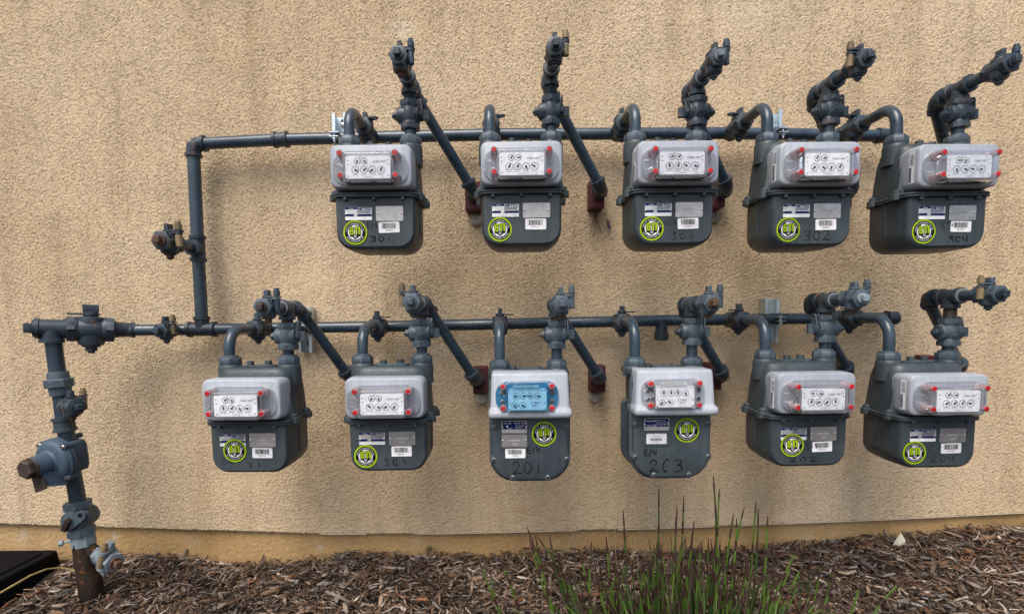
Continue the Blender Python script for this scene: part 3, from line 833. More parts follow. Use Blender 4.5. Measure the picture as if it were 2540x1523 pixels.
MS['top_plate'] = mb.mesh('top_plate', 'union_paint')
mb = MB(); mb.lathe([(0.004, 0.0092), (0.0145, 0.0088), (0.0155, 0.0075)], 14); MS['plate_bolt'] = mb.mesh('plate_bolt', 'case_paint')
# index cover: light grey box on the front of the valve case, origin at its centre
mb = MB()
mb.loft([[(p[0], y, p[1]) for p in rrect(w, h, 0.016, 5)] for y, w, h in ((-0.026, 0.179, 0.089), (-0.0245, 0.1835, 0.0935), (-0.021, 0.1865, 0.0965), (0.006, 0.190, 0.099), (0.014, 0.190, 0.099), (0.036, 0.184, 0.094))][::-1])
MS['index_cover'] = mb.mesh('index_cover', 'cover_paint', sharp=50)
# side sticker of the cover
mb = MB()
mb.add([(-0.0944, -0.014, -0.036), (-0.0953, 0.002, -0.036), (-0.0953, 0.002, 0.036), (-0.0944, -0.014, 0.036)], [(0, 1, 2, 3)])
mb.cur = 1
for k in range(15):
    z = -0.033 + k * 0.0023
    mb.add([(-0.0952, -0.006, z), (-0.0956, 0.001, z), (-0.0956, 0.001, z + 0.0012 + 0.0004 * (k % 2)), (-0.0952, -0.006, z + 0.0012 + 0.0004 * (k % 2))], [(0, 1, 2, 3)])
for k in range(5):
    z = 0.006 + k * 0.005
    mb.add([(-0.0949, -0.012, z), (-0.0955, -0.001, z), (-0.0955, -0.001, z + 0.0018), (-0.0949, -0.012, z + 0.0018)], [(0, 1, 2, 3)])
MS['side_label'] = mb.mesh('side_label', ['label_white', 'print_black'])
# dials
def dial_print(spec, words, dots, w, h):
    mb = MB()
    RY = frame((0, 0, 0), (0, -1, 0), (1, 0, 0))
    for x, z, r, full in spec:
        M = Matrix.Translation((x, -0.0016, z)) @ RY
        if full: mb.disc(r, 0, 32, M, r - 0.0011)
        else:
            for k in range(20):
                a = 2 * math.pi * k / 20
                mb.box((r * math.cos(a), r * math.sin(a), 0), (0.0014, 0.0014, 0.0001), M)
        for k in range(10):
            a = 2 * math.pi * (k + 0.5) / 10
            text(mb, str(k), r * 0.34, x + r * 0.72 * math.cos(a), z + r * 0.72 * math.sin(a), -0.0016, False)
    for t, sz, x, z, bold in words: text(mb, t, sz, x, z, -0.0016, bold)
    for x, z in dots: mb.disc(0.0014, 0, 12, Matrix.Translation((x, -0.0017, z)) @ RY)
    return mb
spA = [(x, -0.006, 0.0087, True) for x in (-0.028, -0.009, 0.0096, 0.0285)] + [(-0.0235, 0.0135, 0.0074, True), (-0.0076, 0.0135, 0.0074, True)]
mb = dial_print(spA, [('CUBIC FEET', 0.0056, 0.0265, 0.012, True), ('1 MILLION PER REV', 0.0020, -0.028, -0.0168, True), ('100 000 PER REV', 0.0020, -0.009, -0.0168, True), ('10 000 PER REV', 0.0020, 0.0096, -0.0168, True), ('1000 PER REV', 0.0020, 0.0285, -0.0168, True), ('175-250-8-400', 0.0026, 0.001, -0.0212, True), ('67353', 0.0024, 0.032, -0.0212, True)],
                [(-0.045, 0.0145), (-0.0445, 0.0055), (-0.0445, -0.020), (0.045, 0.0155), (0.0455, 0.0065), (0.0455, -0.019), (-0.017, 0.0222)], 0.1, 0.05)
MS['printA'] = mb.mesh('dial_print', 'print_black')
spC = [(x, 0.0075, 0.0072, False) for x in (-0.026, -0.009, 0.0075, 0.0245)] + [(-0.030, -0.0145, 0.0074, True), (-0.0117, -0.0145, 0.0074, False)]
mb = dial_print(spC, [('CUBIC', 0.0070, 0.018, -0.0085, True), ('FEET', 0.0070, 0.018, -0.0155, True), ('CLASS 175-250', 0.0030, 0.018, -0.0215, False), ('TEMP.', 0.0024, -0.033, 0.0205, True), ('COMPENSATED', 0.0022, 0.031, 0.0205, True)],
                [(-0.0215, -0.0145), (-0.041, -0.009), (0.041, -0.009), (-0.041, 0.0215), (0.041, 0.0215), (-0.041, -0.0225), (0.041, -0.0225)], 0.089, 0.05)
MS['printC'] = mb.mesh('dial_print', 'print_black')
for nm, w, h in (('plateA', 0.100, 0.049), ('plateC', 0.089, 0.050)):
    mb = MB(); mb.loft([[(p[0], y, p[1]) for p in rrect(w, h, 0.004, 3)] for y in (-0.0015, 0.0)][::-1]); MS[nm] = mb.mesh('dial_plate', 'dial_white')
mb = MB(); mb.add([(-0.0018, 0, -0.0016), (0.0018, 0, -0.0016), (0.0021, 0, 0.0030), (0.0006, 0, 0.0072), (-0.0006, 0, 0.0072), (-0.0021, 0, 0.0030)], [(0, 1, 2, 3, 4, 5)])
mb.lathe([(0, 0.0028), (0.0006, 0.0024)], 12, frame((0, 0.0002, 0), (0, -1, 0)))
MS['pointer'] = mb.mesh('pointer', 'print_black')
# clear index windows
def window_mesh(w, h, d, mat, basew, baseh, arch, cz, basez):
    mb = MB()
    mb.loft([[(p[0], y, p[1] + cz) for p in rrect(w - 2 * i, h - 2 * i, 0.007, 3)] for y, i in ((0, -0.0012), (-d + 0.003, 0.0), (-d + 0.0008, 0.001), (-d, 0.003))][::-1], cap=False)
    mb.add([(p[0], -d, p[1] + cz) for p in rrect(w - 0.006, h - 0.006, 0.005, 3)], [tuple(range(15, -1, -1))])
    # wide clear foot
    out = rrect(basew, baseh, min(0.030, baseh * 0.42), 6)
    if arch:
        extra = []
        for p in out:
            z = p[1] + (arch * max(0.0, 1 - (p[0] / (basew * 0.36)) ** 2) if p[1] > 0 else 0)
            extra.append((p[0], z))
        out = extra
    mb.loft([[(p[0] * s_, y, p[1] * s_ + basez) for p in out] for y, s_ in ((0.0, 1.0), (-0.0035, 0.992), (-0.0045, 0.98))][::-1])
    # raised tongue on one side
    mb.tube([(-basew * 0.47, -0.006, basez + 0.008), (-basew * 0.40, -0.010, basez + 0.009), (-basew * 0.36, -0.012, basez + 0.002), (-basew * 0.365, -0.012, basez - 0.008), (-basew * 0.42, -0.010, basez - 0.012), (-basew * 0.47, -0.006, basez - 0.010)], 0.0011, 6)
    for sx in (-0.3, 0.3): mb.cyl((sx * w, -0.002, cz - h / 2 - 0.001), (sx * w + 0.004, -d * 0.8, cz - h / 2 - 0.001), 0.0009, 6)
    return mb.mesh('index_window', mat)
MS['windowA'] = window_mesh(0.111, 0.064, 0.033, 'clear_plastic', 0.172, 0.074, 0.012, -0.011, -0.006)
MS['windowC'] = window_mesh(0.100, 0.068, 0.024, 'clear_plastic', 0.150, 0.074, 0.0, 0.0, 0.0)
MS['windowB'] = window_mesh(0.100, 0.068, 0.024, 'blue_plastic', 0.150, 0.074, 0.0, 0.0, 0.0)
for nm, L in (('plugA', 0.031), ('plugC', 0.020)):
    mb = MB(); RY = frame((0, 0, 0), (0, -1, 0), (1, 0, 0))
    mb.lathe([(0, 0.0090), (L * 0.5, 0.0080), (L - 0.001, 0.0073), (L, 0.0068)], 18, RY)
    mb.cur = 1; mb.lathe([(L - 0.010, 0.0048), (L + 0.0006, 0.0052), (L + 0.0010, 0.0046)], 16, RY)
    MS[nm] = mb.mesh('seal_plug', ['pink_plastic', 'seal_red'])
# plates and stickers on the case front (origin at their own centre, facing -y)
def flat(mb, w, h, r, y0, y1):
    mb.loft([[(p[0], y, p[1]) for p in rrect(w, h, r, 3)] for y in (y1, y0)], True)
def rect(mb, x0, x1, z0, z1, y): mb.add([(x0, y, z0), (x1, y, z0), (x1, y, z1), (x0, y, z1)], [(0, 1, 2, 3)])
mb = MB(); flat(mb, 0.063, 0.030, 0.002, 0, -0.0008); MS['brand_plate'] = mb.mesh('brand_plate', 'plate_foil')
mb = MB()
rect(mb, -0.0312, -0.003, 0.0098, 0.0148, -0.0010); rect(mb, -0.0312, -0.011, -0.0062, -0.0008, -0.0010); rect(mb, -0.0025, 0.031, -0.0062, -0.0010, -0.0010)
for k in range(3): rect(mb, -0.0022, 0.029 - 0.003 * (k % 2), 0.0010 + k * 0.0022, 0.0021 + k * 0.0022, -0.0010)
rect(mb, -0.0022, -0.0012, 0.0, 0.0145, -0.0010); rect(mb, -0.0022, 0.0302, 0.0138, 0.0146, -0.0010)
text(mb, 'METRIS', 0.0088, 0.0145, 0.0108, -0.0010, True, 1.05, 0.05)
mb.cur = 1; text(mb, 'Itron', 0.0042, -0.016, 0.0122, -0.0012, True) if ('I', 0.022) in GL else None
mb.cur = 2; rect(mb, -0.031, 0.031, -0.0145, -0.0078, -0.0010)
MS['brand_print'] = mb.mesh('plate_print', ['print_navy', 'print_white', 'label_white'])
mb = MB(); flat(mb, 0.064, 0.034, 0.003, 0, -0.0010); MS['serial_plate'] = mb.mesh('serial_plate', 'plate_metal')
mb = MB(); RY = frame((0, 0, 0), (0, -1, 0), (1, 0, 0)); mb.lathe([(0, 0.0024), (0.0012, 0.0022), (0.0018, 0.0012)], 10, RY); MS['rivet'] = mb.mesh('rivet', 'steel')
mb = MB(); flat(mb, 0.049, 0.025, 0.0025, 0, -0.0004); MS['barcode_label'] = mb.mesh('barcode_label', 'label_white')
def bars(n, w, z0, z1, seed):
    r = random.Random(seed); mb = MB(); x = -w / 2
    while x < w / 2 - 0.0008:
        b_ = r.choice((0.0005, 0.0005, 0.0009, 0.0013)); rect(mb, x, min(x + b_, w / 2), z0, z1, -0.0006); x += b_ + r.choice((0.0004, 0.0005, 0.0009))
    return mb
# call-before-you-dig sticker
RY = frame((0, 0, 0), (0, -1, 0), (1, 0, 0))
mb = MB(); mb.lathe([(0, 0.030), (0.0004, 0.030)], 48, RY); MS['sticker'] = mb.mesh('round_sticker', 'print_lime')
mb = MB(); M_ = RY
mb.disc(0.0260, 0.0006, 48, M_)
mb.cur = 1; mb.disc(0.0180, 0.0009, 40, M_)
arctext(mb, 'CONTACT 811 BEFORE YOU DIG', 0.0046, 0.0219, math.radians(90), -0.0009, False, 0.92)
arctext(mb, 'SAFE DIGGING PARTNER', 0.0046, 0.0219, math.radians(270), -0.0009, True, 0.92)
mb.cur = 0
# dark hands below the figures, figures outlined in black, and the spade
mb.add([(x, -0.0012, z) for x, z in ((-0.0110, -0.0045), (-0.0150, -0.0060), (-0.0125, -0.0095), (-0.0065, -0.0110), (-0.0040, -0.0150), (0.0, -0.0165), (0.0042, -0.0150), (0.0068, -0.0110), (0.0125, -0.0095), (0.0140, -0.0055), (0.0110, -0.0040))], [tuple(range(11))])
ONE = [(-0.0020, -0.0095), (0.0020, -0.0095), (0.0020, 0.0095), (-0.0008, 0.0095), (-0.0040, 0.0074), (-0.0040, 0.0036), (-0.0020, 0.0046)]
def figures(dx, dz, y):
    text(mb, '8', 0.0272, -0.0086 + dx, 0.0046 + dz, y, True, 0.76)
    for x in (0.0034, 0.0112): mb.add([(x + p[0] + dx, y, 0.0046 + p[1] + dz) for p in ONE], [tuple(range(7))])
for q in range(8): figures(0.0017 * math.cos(q * math.pi / 4), 0.0017 * math.sin(q * math.pi / 4), -0.0013 - 0.00004 * q)
mb.cur = 2
for q, ddx in enumerate((-0.0004, 0.0004)): figures(ddx, 0, -0.0018 - 0.0001 * q)
mb.cur = 3
mb.add([(x, -0.0022, z) for x, z in ((-0.0036, -0.0060), (-0.0036, -0.0105), (0.0, -0.0145), (0.0036, -0.0105), (0.0036, -0.0060))], [(0, 1, 2, 3, 4)])
MS['sticker_print'] = mb.mesh('sticker_print', ['print_black', 'print_white', 'print_lime', 'print_grey'])
mb = MB(); union_mb(mb, (0, 0, 0)); MS['union_nut'] = mb.mesh('union_nut', 'union_paint')

HAND = {'E': [[(1, 1), (0, 1), (0, 0), (1, 0)], [(0, .5), (.8, .5)]], '/': [[(0.1, -.1), (.8, 1.1)]], '1': [[(.5, 1), (.45, 0)]], '4': [[(.1, 1), (.05, .4), (.9, .45)], [(.85, 1.05), (.75, -.05)]],
        '2': [[(0, .75), (.25, 1), (.65, .95), (.75, .65), (.4, .3), (0, .02), (.45, .1), (1.0, .0)]], '0': [[(.6, 1), (.25, .9), (.05, .5), (.2, .1), (.55, 0), (.85, .25), (.9, .65), (.6, 1)]],
        'C': [[(.8, .95), (.5, 1), (.15, .7), (.1, .3), (.35, 0), (.6, .05)]], '3': [[(.1, .9), (.5, 1.02), (.9, .9), (.75, .65), (.4, .55), (.85, .45), (.9, .15), (.5, 0), (.05, .02)]],
        '5': [[(.9, 1), (.2, .98), (.15, .6), (.6, .62), (.85, .35), (.55, .02), (.05, .05)]], 'i': [[(.5, .75), (.5, 0)]], 'S': [[(.9, .9), (.4, 1), (.1, .75), (.5, .5), (.85, .25), (.5, 0), (.1, .1)]]}
def hand(mb, s, x, z, h, w, adv, width, seed, drop=0.0):
    """felt-pen figures; drop = share of each stroke worn away"""
    r = random.Random(seed)
    for ch in s:
        for st in HAND.get(ch, []):
            pts = [(x + p[0] * w + r.uniform(-1, 1) * w * 0.03, z + p[1] * h + r.uniform(-1, 1) * h * 0.03) for p in st]
            fine = []
            for a, b2 in zip(pts[:-1], pts[1:]):
                for k in range(4): fine.append((a[0] + (b2[0] - a[0]) * k / 4, a[1] + (b2[1] - a[1]) * k / 4))
            fine.append(pts[-1])
            for a, b2 in zip(fine[:-1], fine[1:]):
                if r.random() < drop: continue
                stroke(mb, [a, b2], width * r.uniform(0.75, 1.2), 0)
        x += adv

def cast_meter(i, cover_px, label, serial, sticker, writing, pointers, foil=True, tilt=0.0, group='cast meters with square dial boxes'):
    c = at(cover_px[0], cover_px[1], 0.382)
    o = Vector((c.x, -0.356, c.z - 0.060))
    t = thing('gas_meter', label, 'gas meter', o, group, rz=tilt)
    inst('measuring_case', MS['measuring_case'], t); inst('valve_case', MS['valve_case'], t); inst('seam_flange', MS['seam_flange'], t)
    for x in (-0.067, 0.0, 0.067): inst('case_bolt', MS['case_bolt'], t, (x, -0.0045, 0.003))
    tp = inst('top_plate', MS['top_plate'], t, (0.0, 0.076, 0.129), (0, 0, 0.25))
    for x in (-0.022, 0.020): inst('plate_bolt', MS['plate_bolt'], tp, (x, 0, 0))
    for sx in (-1, 1): inst('union_nut', MS['union_nut'], t, (sx * 0.075, 0.075, 0.1355), (0, 0, random.uniform(0, 0.7)))
    ic = inst('index_cover', MS['index_cover'], t, (0, 0, 0.060))
    inst('side_label', MS['side_label'], ic)
    yf = -0.0262
    iw = inst('index_window', MS['windowA'], t, (0, yf, 0.060))
    dp = inst('dial_plate', MS['plateA'], t, (0, yf - 0.024, 0.050))
    inst('dial_print', MS['printA'], dp)
    for (x, z, r_, _), a in zip(spA, pointers):
        pt = inst('pointer', MS['pointer'], dp, (x, -0.0022, z), (0, math.radians(a), 0)); pt.scale = (r_ / 0.0087,) * 3
    mb = MB(); mb.box((0, -0.010, 0.050), (0.094, 0.018, 0.044)); 
    if 'counter' not in MS: MS['counter'] = mb.mesh('counter_box', 'counter_grey')
    inst('counter_box', MS['counter'], t, (0, yf, 0))
    for x in (-0.0615, 0.0615):
        for z in (0.080, 0.032): inst('seal_plug', MS['plugA'], t, (x, yf, z))
    bp = inst('brand_plate', MS['brand_plate'], t, (-0.038, -0.0004, -0.0415)); inst('plate_print', MS['brand_print'], bp)
    sp = inst('serial_plate', MS['serial_plate'], t, (0.0345, -0.0004, -0.0420))
    mb = MB(); text(mb, serial[0], 0.0066, 0, 0.0005, -0.0013, False, 1.0, 0.12); text(mb, serial[1], 0.0060, 0.001, -0.0085, -0.0013, False, 1.0, 0.14)
    inst('stamped_number', mb.mesh('stamped_number', 'print_white' if not foil else 'print_grey'), sp)
    for x in (-0.0285, 0.0285): inst('rivet', MS['rivet'], bp, (x, -0.0008, -0.001)); inst('rivet', MS['rivet'], sp, (x, -0.001, 0.0005))
    bl = inst('barcode_label', MS['barcode_label'], t, (0.0325, -0.0006, -0.0735), (0, random.uniform(-0.03, 0.03), 0))
    mb = bars(0, 0.033, -0.003, 0.0095, i * 7 + 1); text(mb, serial[0], 0.0046, 0, -0.0066, -0.0006, False)
    inst('barcode', mb.mesh('barcode', 'print_black'), bl)
    st = inst('round_sticker', MS['sticker'], t, (sticker[0], -0.0014, sticker[1]), (0, random.uniform(-0.12, 0.08), 0)); st.scale = (0.94, 1, 0.94); inst('sticker_print', MS['sticker_print'], st)
    mb = MB()
    for s, x, z, h, w, adv, wd, drop in writing: hand(mb, s, x, z, h, w, adv, wd, i * 13 + len(s), drop)
    if writing: tag(inst('marker_writing', mb.mesh('marker_writing', 'marker_ink'), t, (0, -0.0011, 0)), kind='stuff')
    return t

def pr(): return [random.uniform(0, 360) for _ in range(6)]
UP = [((919.5, 412), 'first gas meter from the left in the upper row', ('16054273', 'SCG'), (-0.047, -0.085), [('E/4', -0.018, -0.074, 0.011, 0.006, 0.0085, 0.0011, 0.25), ('301', -0.012, -0.106, 0.013, 0.013, 0.019, 0.0022, 0.5)]),
      ((1294, 403.6), 'second gas meter from the left in the upper row, facing straight out', ('16054299', 'SCG'), (-0.0515, -0.0850), []),
      ((1683, 402), 'middle gas meter of the five in the upper row', ('16054278', 'SCG'), (-0.053, -0.0845), [('E14', -0.020, -0.077, 0.010, 0.006, 0.009, 0.0012, 0.35), ('301', -0.008, -0.109, 0.016, 0.013, 0.022, 0.0018, 0.5)]),
      ((2035, 405), 'fourth gas meter from the left in the upper row', ('16054037', 'SCG'), (-0.0565, -0.0845), [('302', -0.020, -0.109, 0.022, 0.018, 0.023, 0.0014, 0.12)]),
      ((2380, 410), 'last gas meter at the far end of the upper row beyond the pipe cap', ('16054294', 'SCG'), (-0.0555, -0.0845), [('E/4', -0.012, -0.076, 0.012, 0.007, 0.0095, 0.0014, 0.45), ('304', 0.004, -0.108, 0.012, 0.013, 0.017, 0.0024, 0.5)])]
LOW = [((598, 992), 'first cast gas meter in the lower row, under the vertical cross pipe', ('16054272', 'SCG'), (-0.034, -0.067), [('E/4', -0.066, -0.100, 0.010, 0.007, 0.009, 0.0013, 0.45), ('31', -0.004, -0.108, 0.010, 0.010, 0.022, 0.0018, 0.6)]),
       ((953, 988), 'second cast gas meter in the lower row, left of the blue dial', ('16054287', 'SCG'), (-0.0545, -0.0845), [('305', -0.012, -0.108, 0.016, 0.013, 0.022, 0.0018, 0.5)]),
       ((2026, 976), 'lower row gas meter under the wall bracket, label plate half covered by its sticker', ('16054200', 'SCG'), (-0.041, -0.069), [('E14', -0.004, -0.076, 0.011, 0.007, 0.009, 0.0013, 0.35), ('202', -0.044, -0.110, 0.012, 0.015, 0.024, 0.0022, 0.45)]),
       ((2355, 980), 'last gas meter of the lower row, its round sticker near the bottom corner', ('16054207', 'SCG'), (-0.0570, -0.0835), [('204', -0.014, -0.107, 0.018, 0.015, 0.021, 0.0013, 0.3)])]
cast = []
for i, (px, lab, ser, st, wr) in enumerate(UP):
    cast.append(cast_meter(i, px, lab, ser, st, wr, pr(), foil=i >= 2, tilt=(0.0, -0.012, 0.008, 0.014, 0.010)[i]))
for i, (px, lab, ser, st, wr) in enumerate(LOW):
    cast.append(cast_meter(i + 5, px, lab, ser, st, wr, pr(), foil=False, tilt=(-0.012, 0.010, 0.016, 0.006)[i]))

# --- aluminium-case diaphragm meter: origin at the middle of the hub plane, y = 0 at the front plate
mb = MB()
def pan(w, z0, z1, r, y): return [(p[0], y, p[1]) for p in ushape(w, z0, z1, r, 8, 0.02)]
mb.loft([pan(0.176, -0.256, -0.018, 0.052, 0.0), pan(0.182, -0.2600, -0.015, 0.055, 0.002), pan(0.186, -0.262, -0.012, 0.057, 0.010), pan(0.187, -0.2625, -0.011, 0.057, 0.014), pan(0.1975, -0.268, -0.008, 0.062, 0.016), pan(0.1985, -0.2685, -0.008, 0.062, 0.018), pan(0.1985, -0.2685, -0.008, 0.062, 0.026), pan(0.196, -0.267, -0.010, 0.061, 0.028)][::-1])
MS['front_pan'] = mb.mesh('front_pan', 'diaphragm_paint')
mb = MB()
mb.loft([[(p[0], y, p[1]) for p in ushape(w, -0.250, 0.0, 0.05, 6, 0.012)] for y, w in ((0.027, 0.172), (0.10, 0.172), (0.145, 0.160))][::-1])
mb.loft([[(p[0], p[1] + 0.080, z) for p in rrect(w, d, 0.03, 5)] for z, w, d in ((-0.012, 0.196, 0.118), (-0.010, 0.200, 0.122), (0.0, 0.200, 0.122), (0.0015, 0.196, 0.118))])
for sx in (-1, 1): mb.lathe([(-0.02, 0.030), (0.002, 0.029), (0.006, 0.0265)], 22, Matrix.Translation((sx * 0.0725, 0.080, 0)))
MS['middle_case'] = mb.mesh('middle_case', 'diaphragm_paint')
mb = MB()
mb.loft([pan(0.196, -0.262, -0.085, 0.055, 0.105), pan(0.199, -0.264, -0.082, 0.056, 0.108), pan(0.199, -0.264, -0.082, 0.056, 0.118), pan(0.186, -0.256, -0.09, 0.055, 0.122), pan(0.178, -0.250, -0.096, 0.055, 0.150), pan(0.165, -0.24, -0.105, 0.05, 0.156)][::-1])
MS['back_pan'] = mb.mesh('back_pan', 'diaphragm_paint')
mb = MB(); RY = frame((0, 0, 0), (0, -1, 0), (1, 0, 0))
mb.lathe([(-0.012, 0.0105), (-0.002, 0.0098), (0.0, 0.0088)], 16, RY); MS['screw_boss'] = mb.mesh('screw_boss', 'diaphragm_paint')
mb = MB(); mb.lathe([(0.0, 0.0062), (0.0022, 0.0058), (0.0034, 0.0040)], 14, RY)
mb.cur = 1
for a in (0.4, 0.4 + math.pi / 2): mb.box((0, 0, 0.0035), (0.0065, 0.0014, 0.0004), RY @ Matrix.Rotation(a, 4, 'Z'))
MS['case_screw'] = mb.mesh('case_screw', ['screw_metal', 'print_black'])
# its cover: flat face with a rolled lip along the bottom
mb = MB()
def cs(w, yf, z, r=0.010): return [(p[0], p[1], z) for p in [(q[0], q[1] + (yf + 0.03) / 2) for q in rrect(w, 0.03 - yf, r, 4)]]
mb.loft([cs(0.176, -0.030, 0.0035, 0.006), cs(0.181, -0.0345, 0.001), cs(0.183, -0.037, -0.004), cs(0.189, -0.044, -0.076), cs(0.190, -0.0455, -0.0805), cs(0.1955, -0.054, -0.084), cs(0.1975, -0.0575, -0.089), cs(0.1975, -0.0575, -0.096), cs(0.1955, -0.0555, -0.101), cs(0.189, -0.049, -0.1035)][::-1])
MS['diaphragm_cover'] = mb.mesh('index_cover', 'cover_paint', sharp=60)
mb = MB(); flat(mb, 0.068, 0.070, 0.006, 0.001, -0.0022); MS['badge_frame'] = mb.mesh('badge_frame', 'diaphragm_paint')
mb = MB(); mb.lathe([(0, 0.009), (0.010, 0.009), (0.011, 0.007)], 12); MS['top_stud'] = mb.mesh('top_stud', 'diaphragm_paint')
mb = MB(); mb.loft([[(p[0], p[1], z) for p in rrect(0.066, 0.062, 0.012, 4)] for z in (0.0, 0.0045)]); MS['hatch'] = mb.mesh('top_hatch', 'union_paint')

def diaphragm_meter(i, cover_px, label, blue, badge, sticker, writing, barcode_xy, pointers):
    c = at(cover_px[0], cover_px[1], 0.379)
    o = Vector((c.x, -0.355, c.z + 0.050))
    t = thing('gas_meter', label, 'gas meter', o, 'flat faced meters with screwed front plates')
    for k in ('front_pan', 'middle_case', 'back_pan'): inst(k, MS[k], t)
    for x, z in ((-0.0865, -0.130), (0.0865, -0.130), (-0.0885, -0.210), (0.0885, -0.210), (-0.0425, -0.2545), (0.0425, -0.2545)):
        bo = inst('screw_boss', MS['screw_boss'], t, (x, 0.001, z)); inst('screw', MS['case_screw'], bo, (0, -0.0002, 0), (0, random.uniform(0, 3), 0))
    for sx in (-1, 1): inst('union_nut', MS['union_nut'], t, (sx * 0.0725, 0.080, 0.0045), (0, 0, random.uniform(0, 0.7)))
    th = inst('top_hatch', MS['hatch'], t, (0.004, 0.080, 0.001))
    for x, y in ((-0.040, 0.0), (0.028, 0.022), (0.028, -0.022)): inst('top_stud', MS['top_stud'], t, (x, 0.080 + y, 0.001)).scale = (1, 1, 1) if x < 0 else (0.45, 0.45, 0.8)
    inst('index_cover', MS['diaphragm_cover'], t, (0, 0.018, 0))
    tilt = -0.09                                  # face leans back a little
    fx, fz, fy = -0.007, -0.052, -0.0245
    iw = inst('index_window', MS['windowB'] if blue else MS['windowC'], t, (fx, fy, fz), (tilt, 0, 0))
    dp = inst('dial_plate', MS['plateC'], t, (fx, fy - 0.016, fz - 0.004), (tilt, 0, 0)); inst('dial_print', MS['printC'], dp)
    if 'counterC' not in MS:
        mb = MB(); mb.box((0, -0.008, -0.004), (0.084, 0.012, 0.046)); MS['counterC'] = mb.mesh('counter_box', 'counter_grey')
        mb = MB(); flat(mb, 0.060, 0.006, 0.001, 0, -0.001)
        mb.cur = 1; text(mb, 'NOT FOR TEMPERATURE CORRECTION', 0.0026, 0, 0.0, -0.0012, True, 0.8)
        MS['strip'] = mb.mesh('caution_strip', ['plate_foil', 'print_black'])
    inst('counter_box', MS['counterC'], t, (fx, fy, fz), (tilt, 0, 0))
    inst('caution_strip', MS['strip'], t, (fx - 0.004, fy - 0.0195, fz + 0.0265), (tilt, 0, 0))
    for (x, z, r_, _), a in zip(spC, pointers):
        pt = inst('pointer', MS['pointer'], dp, (x, -0.0022, z), (0, math.radians(a), 0)); pt.scale = (0.95,) * 3
    for x in (-0.057, 0.057):
        for z in (0.0245, -0.0265): inst('seal_plug', MS['plugC'], t, (fx + x, fy + 0.001, fz + z), (tilt, 0, 0))
        for z in (0.010, -0.012): inst('cover_screw', MS['case_screw'], t, (fx + x * 1.03, fy - 0.003, fz + z), (tilt, 0, 0))
    bf = inst('badge_frame', MS['badge_frame'], t, (-0.038, 0, -0.147))
    if 'badge' not in MS:
        mb = MB(); flat(mb, 0.061, 0.030, 0.003, 0, -0.0010); MS['badge'] = mb.mesh('brand_plate', 'plate_foil')
        mb = MB(); flat(mb, 0.061, 0.031, 0.003, 0, -0.0010); MS['badge2'] = mb.mesh('serial_plate', 'plate_metal')
    bp = inst('brand_plate', MS['badge'], t, (-0.038, -0.0022, -0.1290))
    mb = MB(); rect(mb, -0.0290, 0.0290, -0.0055, 0.0138, -0.0012); mb.cur = 1
    if badge == 'old':
        text(mb, 'AC-250', 0.0056, -0.0165, 0.0092, -0.0015, False); text(mb, 'MAOP 5 PSI', 0.0056, 0.0135, 0.0092, -0.0015, False, 0.95)
        text(mb, '250 S.C.F.H. @ 1/2', 0.0028, 0.0135, 0.0035, -0.0015, True, 0.9); text(mb, 'DIFFERENTIAL', 0.0030, 0.012, -0.0010, -0.0015, True, 0.9)
        mb.add([(x, -0.0015, z) for x, z in ((-0.0200, 0.0010), (-0.0165, -0.0015), (-0.0140, 0.0020), (-0.0175, 0.0048))], [(0, 1, 2, 3)])
        text(mb, 'elster', 0.0044, -0.010, -0.0028, -0.0015, False)
    else:
        text(mb, 'Honeywell', 0.0058, -0.0155, 0.0088, -0.0015, True, 0.9) if ('w', 0.022) in GL else None
        text(mb, 'MAOP 5 PSI', 0.0042, 0.0095, 0.0090, -0.0015, False); text(mb, '250 C.F.H. @ 1/2 DIFF', 0.0036, 0.0135, 0.0043, -0.0015, False, 0.9)
        text(mb, '400 CLASS 250', 0.0038, 0.0095, -0.0004, -0.0015, False); text(mb, 'AC-250', 0.0066, -0.0125, -0.0026, -0.0015, False)
    inst('plate_print', mb.mesh('plate_print', ['print_navy', 'print_white']), bp)
    for x in (-0.028, 0.028): inst('rivet', MS['rivet'], bp, (x, -0.001, -0.001))
    if badge == 'old':
        sp = inst('serial_plate', MS['badge2'], t, (-0.038, -0.0022, -0.1628))
        mb = MB(); text(mb, '16050704', 0.0066, 0.0, 0.001, -0.0013, False); text(mb, 'SCG', 0.0060, 0.002, -0.008, -0.0013, False)
        inst('stamped_number', mb.mesh('stamped_number', 'print_white'), sp)
        for x in (-0.028, 0.028): inst('rivet', MS['rivet'], sp, (x, -0.001, 0.001))
    bl = inst('barcode_label', MS['barcode_label'], t, (barcode_xy[0], -0.0026 if badge == 'new' else -0.0008, barcode_xy[1]))
    if badge == 'old':
        mb = bars(0, 0.033, -0.003, 0.0085, 77); text(mb, '16050704', 0.0040, 0, -0.0066, -0.0006, False)
    else:
        mb = bars(0, 0.029, -0.0050, 0.0015, 78); text(mb, 'SCG', 0.0066, -0.001, 0.0066, -0.0006, False, 1.1); text(mb, '16201365', 0.0036, 0.0, -0.0080, -0.0006, False)
    inst('barcode', mb.mesh('barcode', 'print_black'), bl)
    st = inst('round_sticker', MS['sticker'], t, (sticker[0], -0.0006, sticker[1]), (0, -0.03, 0)); inst('sticker_print', MS['sticker_print'], st)
    mb = MB()
    for s, x, z, h, w, adv, wd, drop in writing: hand(mb, s, x, z, h, w, adv, wd, i * 13 + len(s), drop)
    tag(inst('marker_writing', mb.mesh('marker_writing', 'marker_ink'), t, (0, -0.0006, 0)), kind='stuff')
    return t
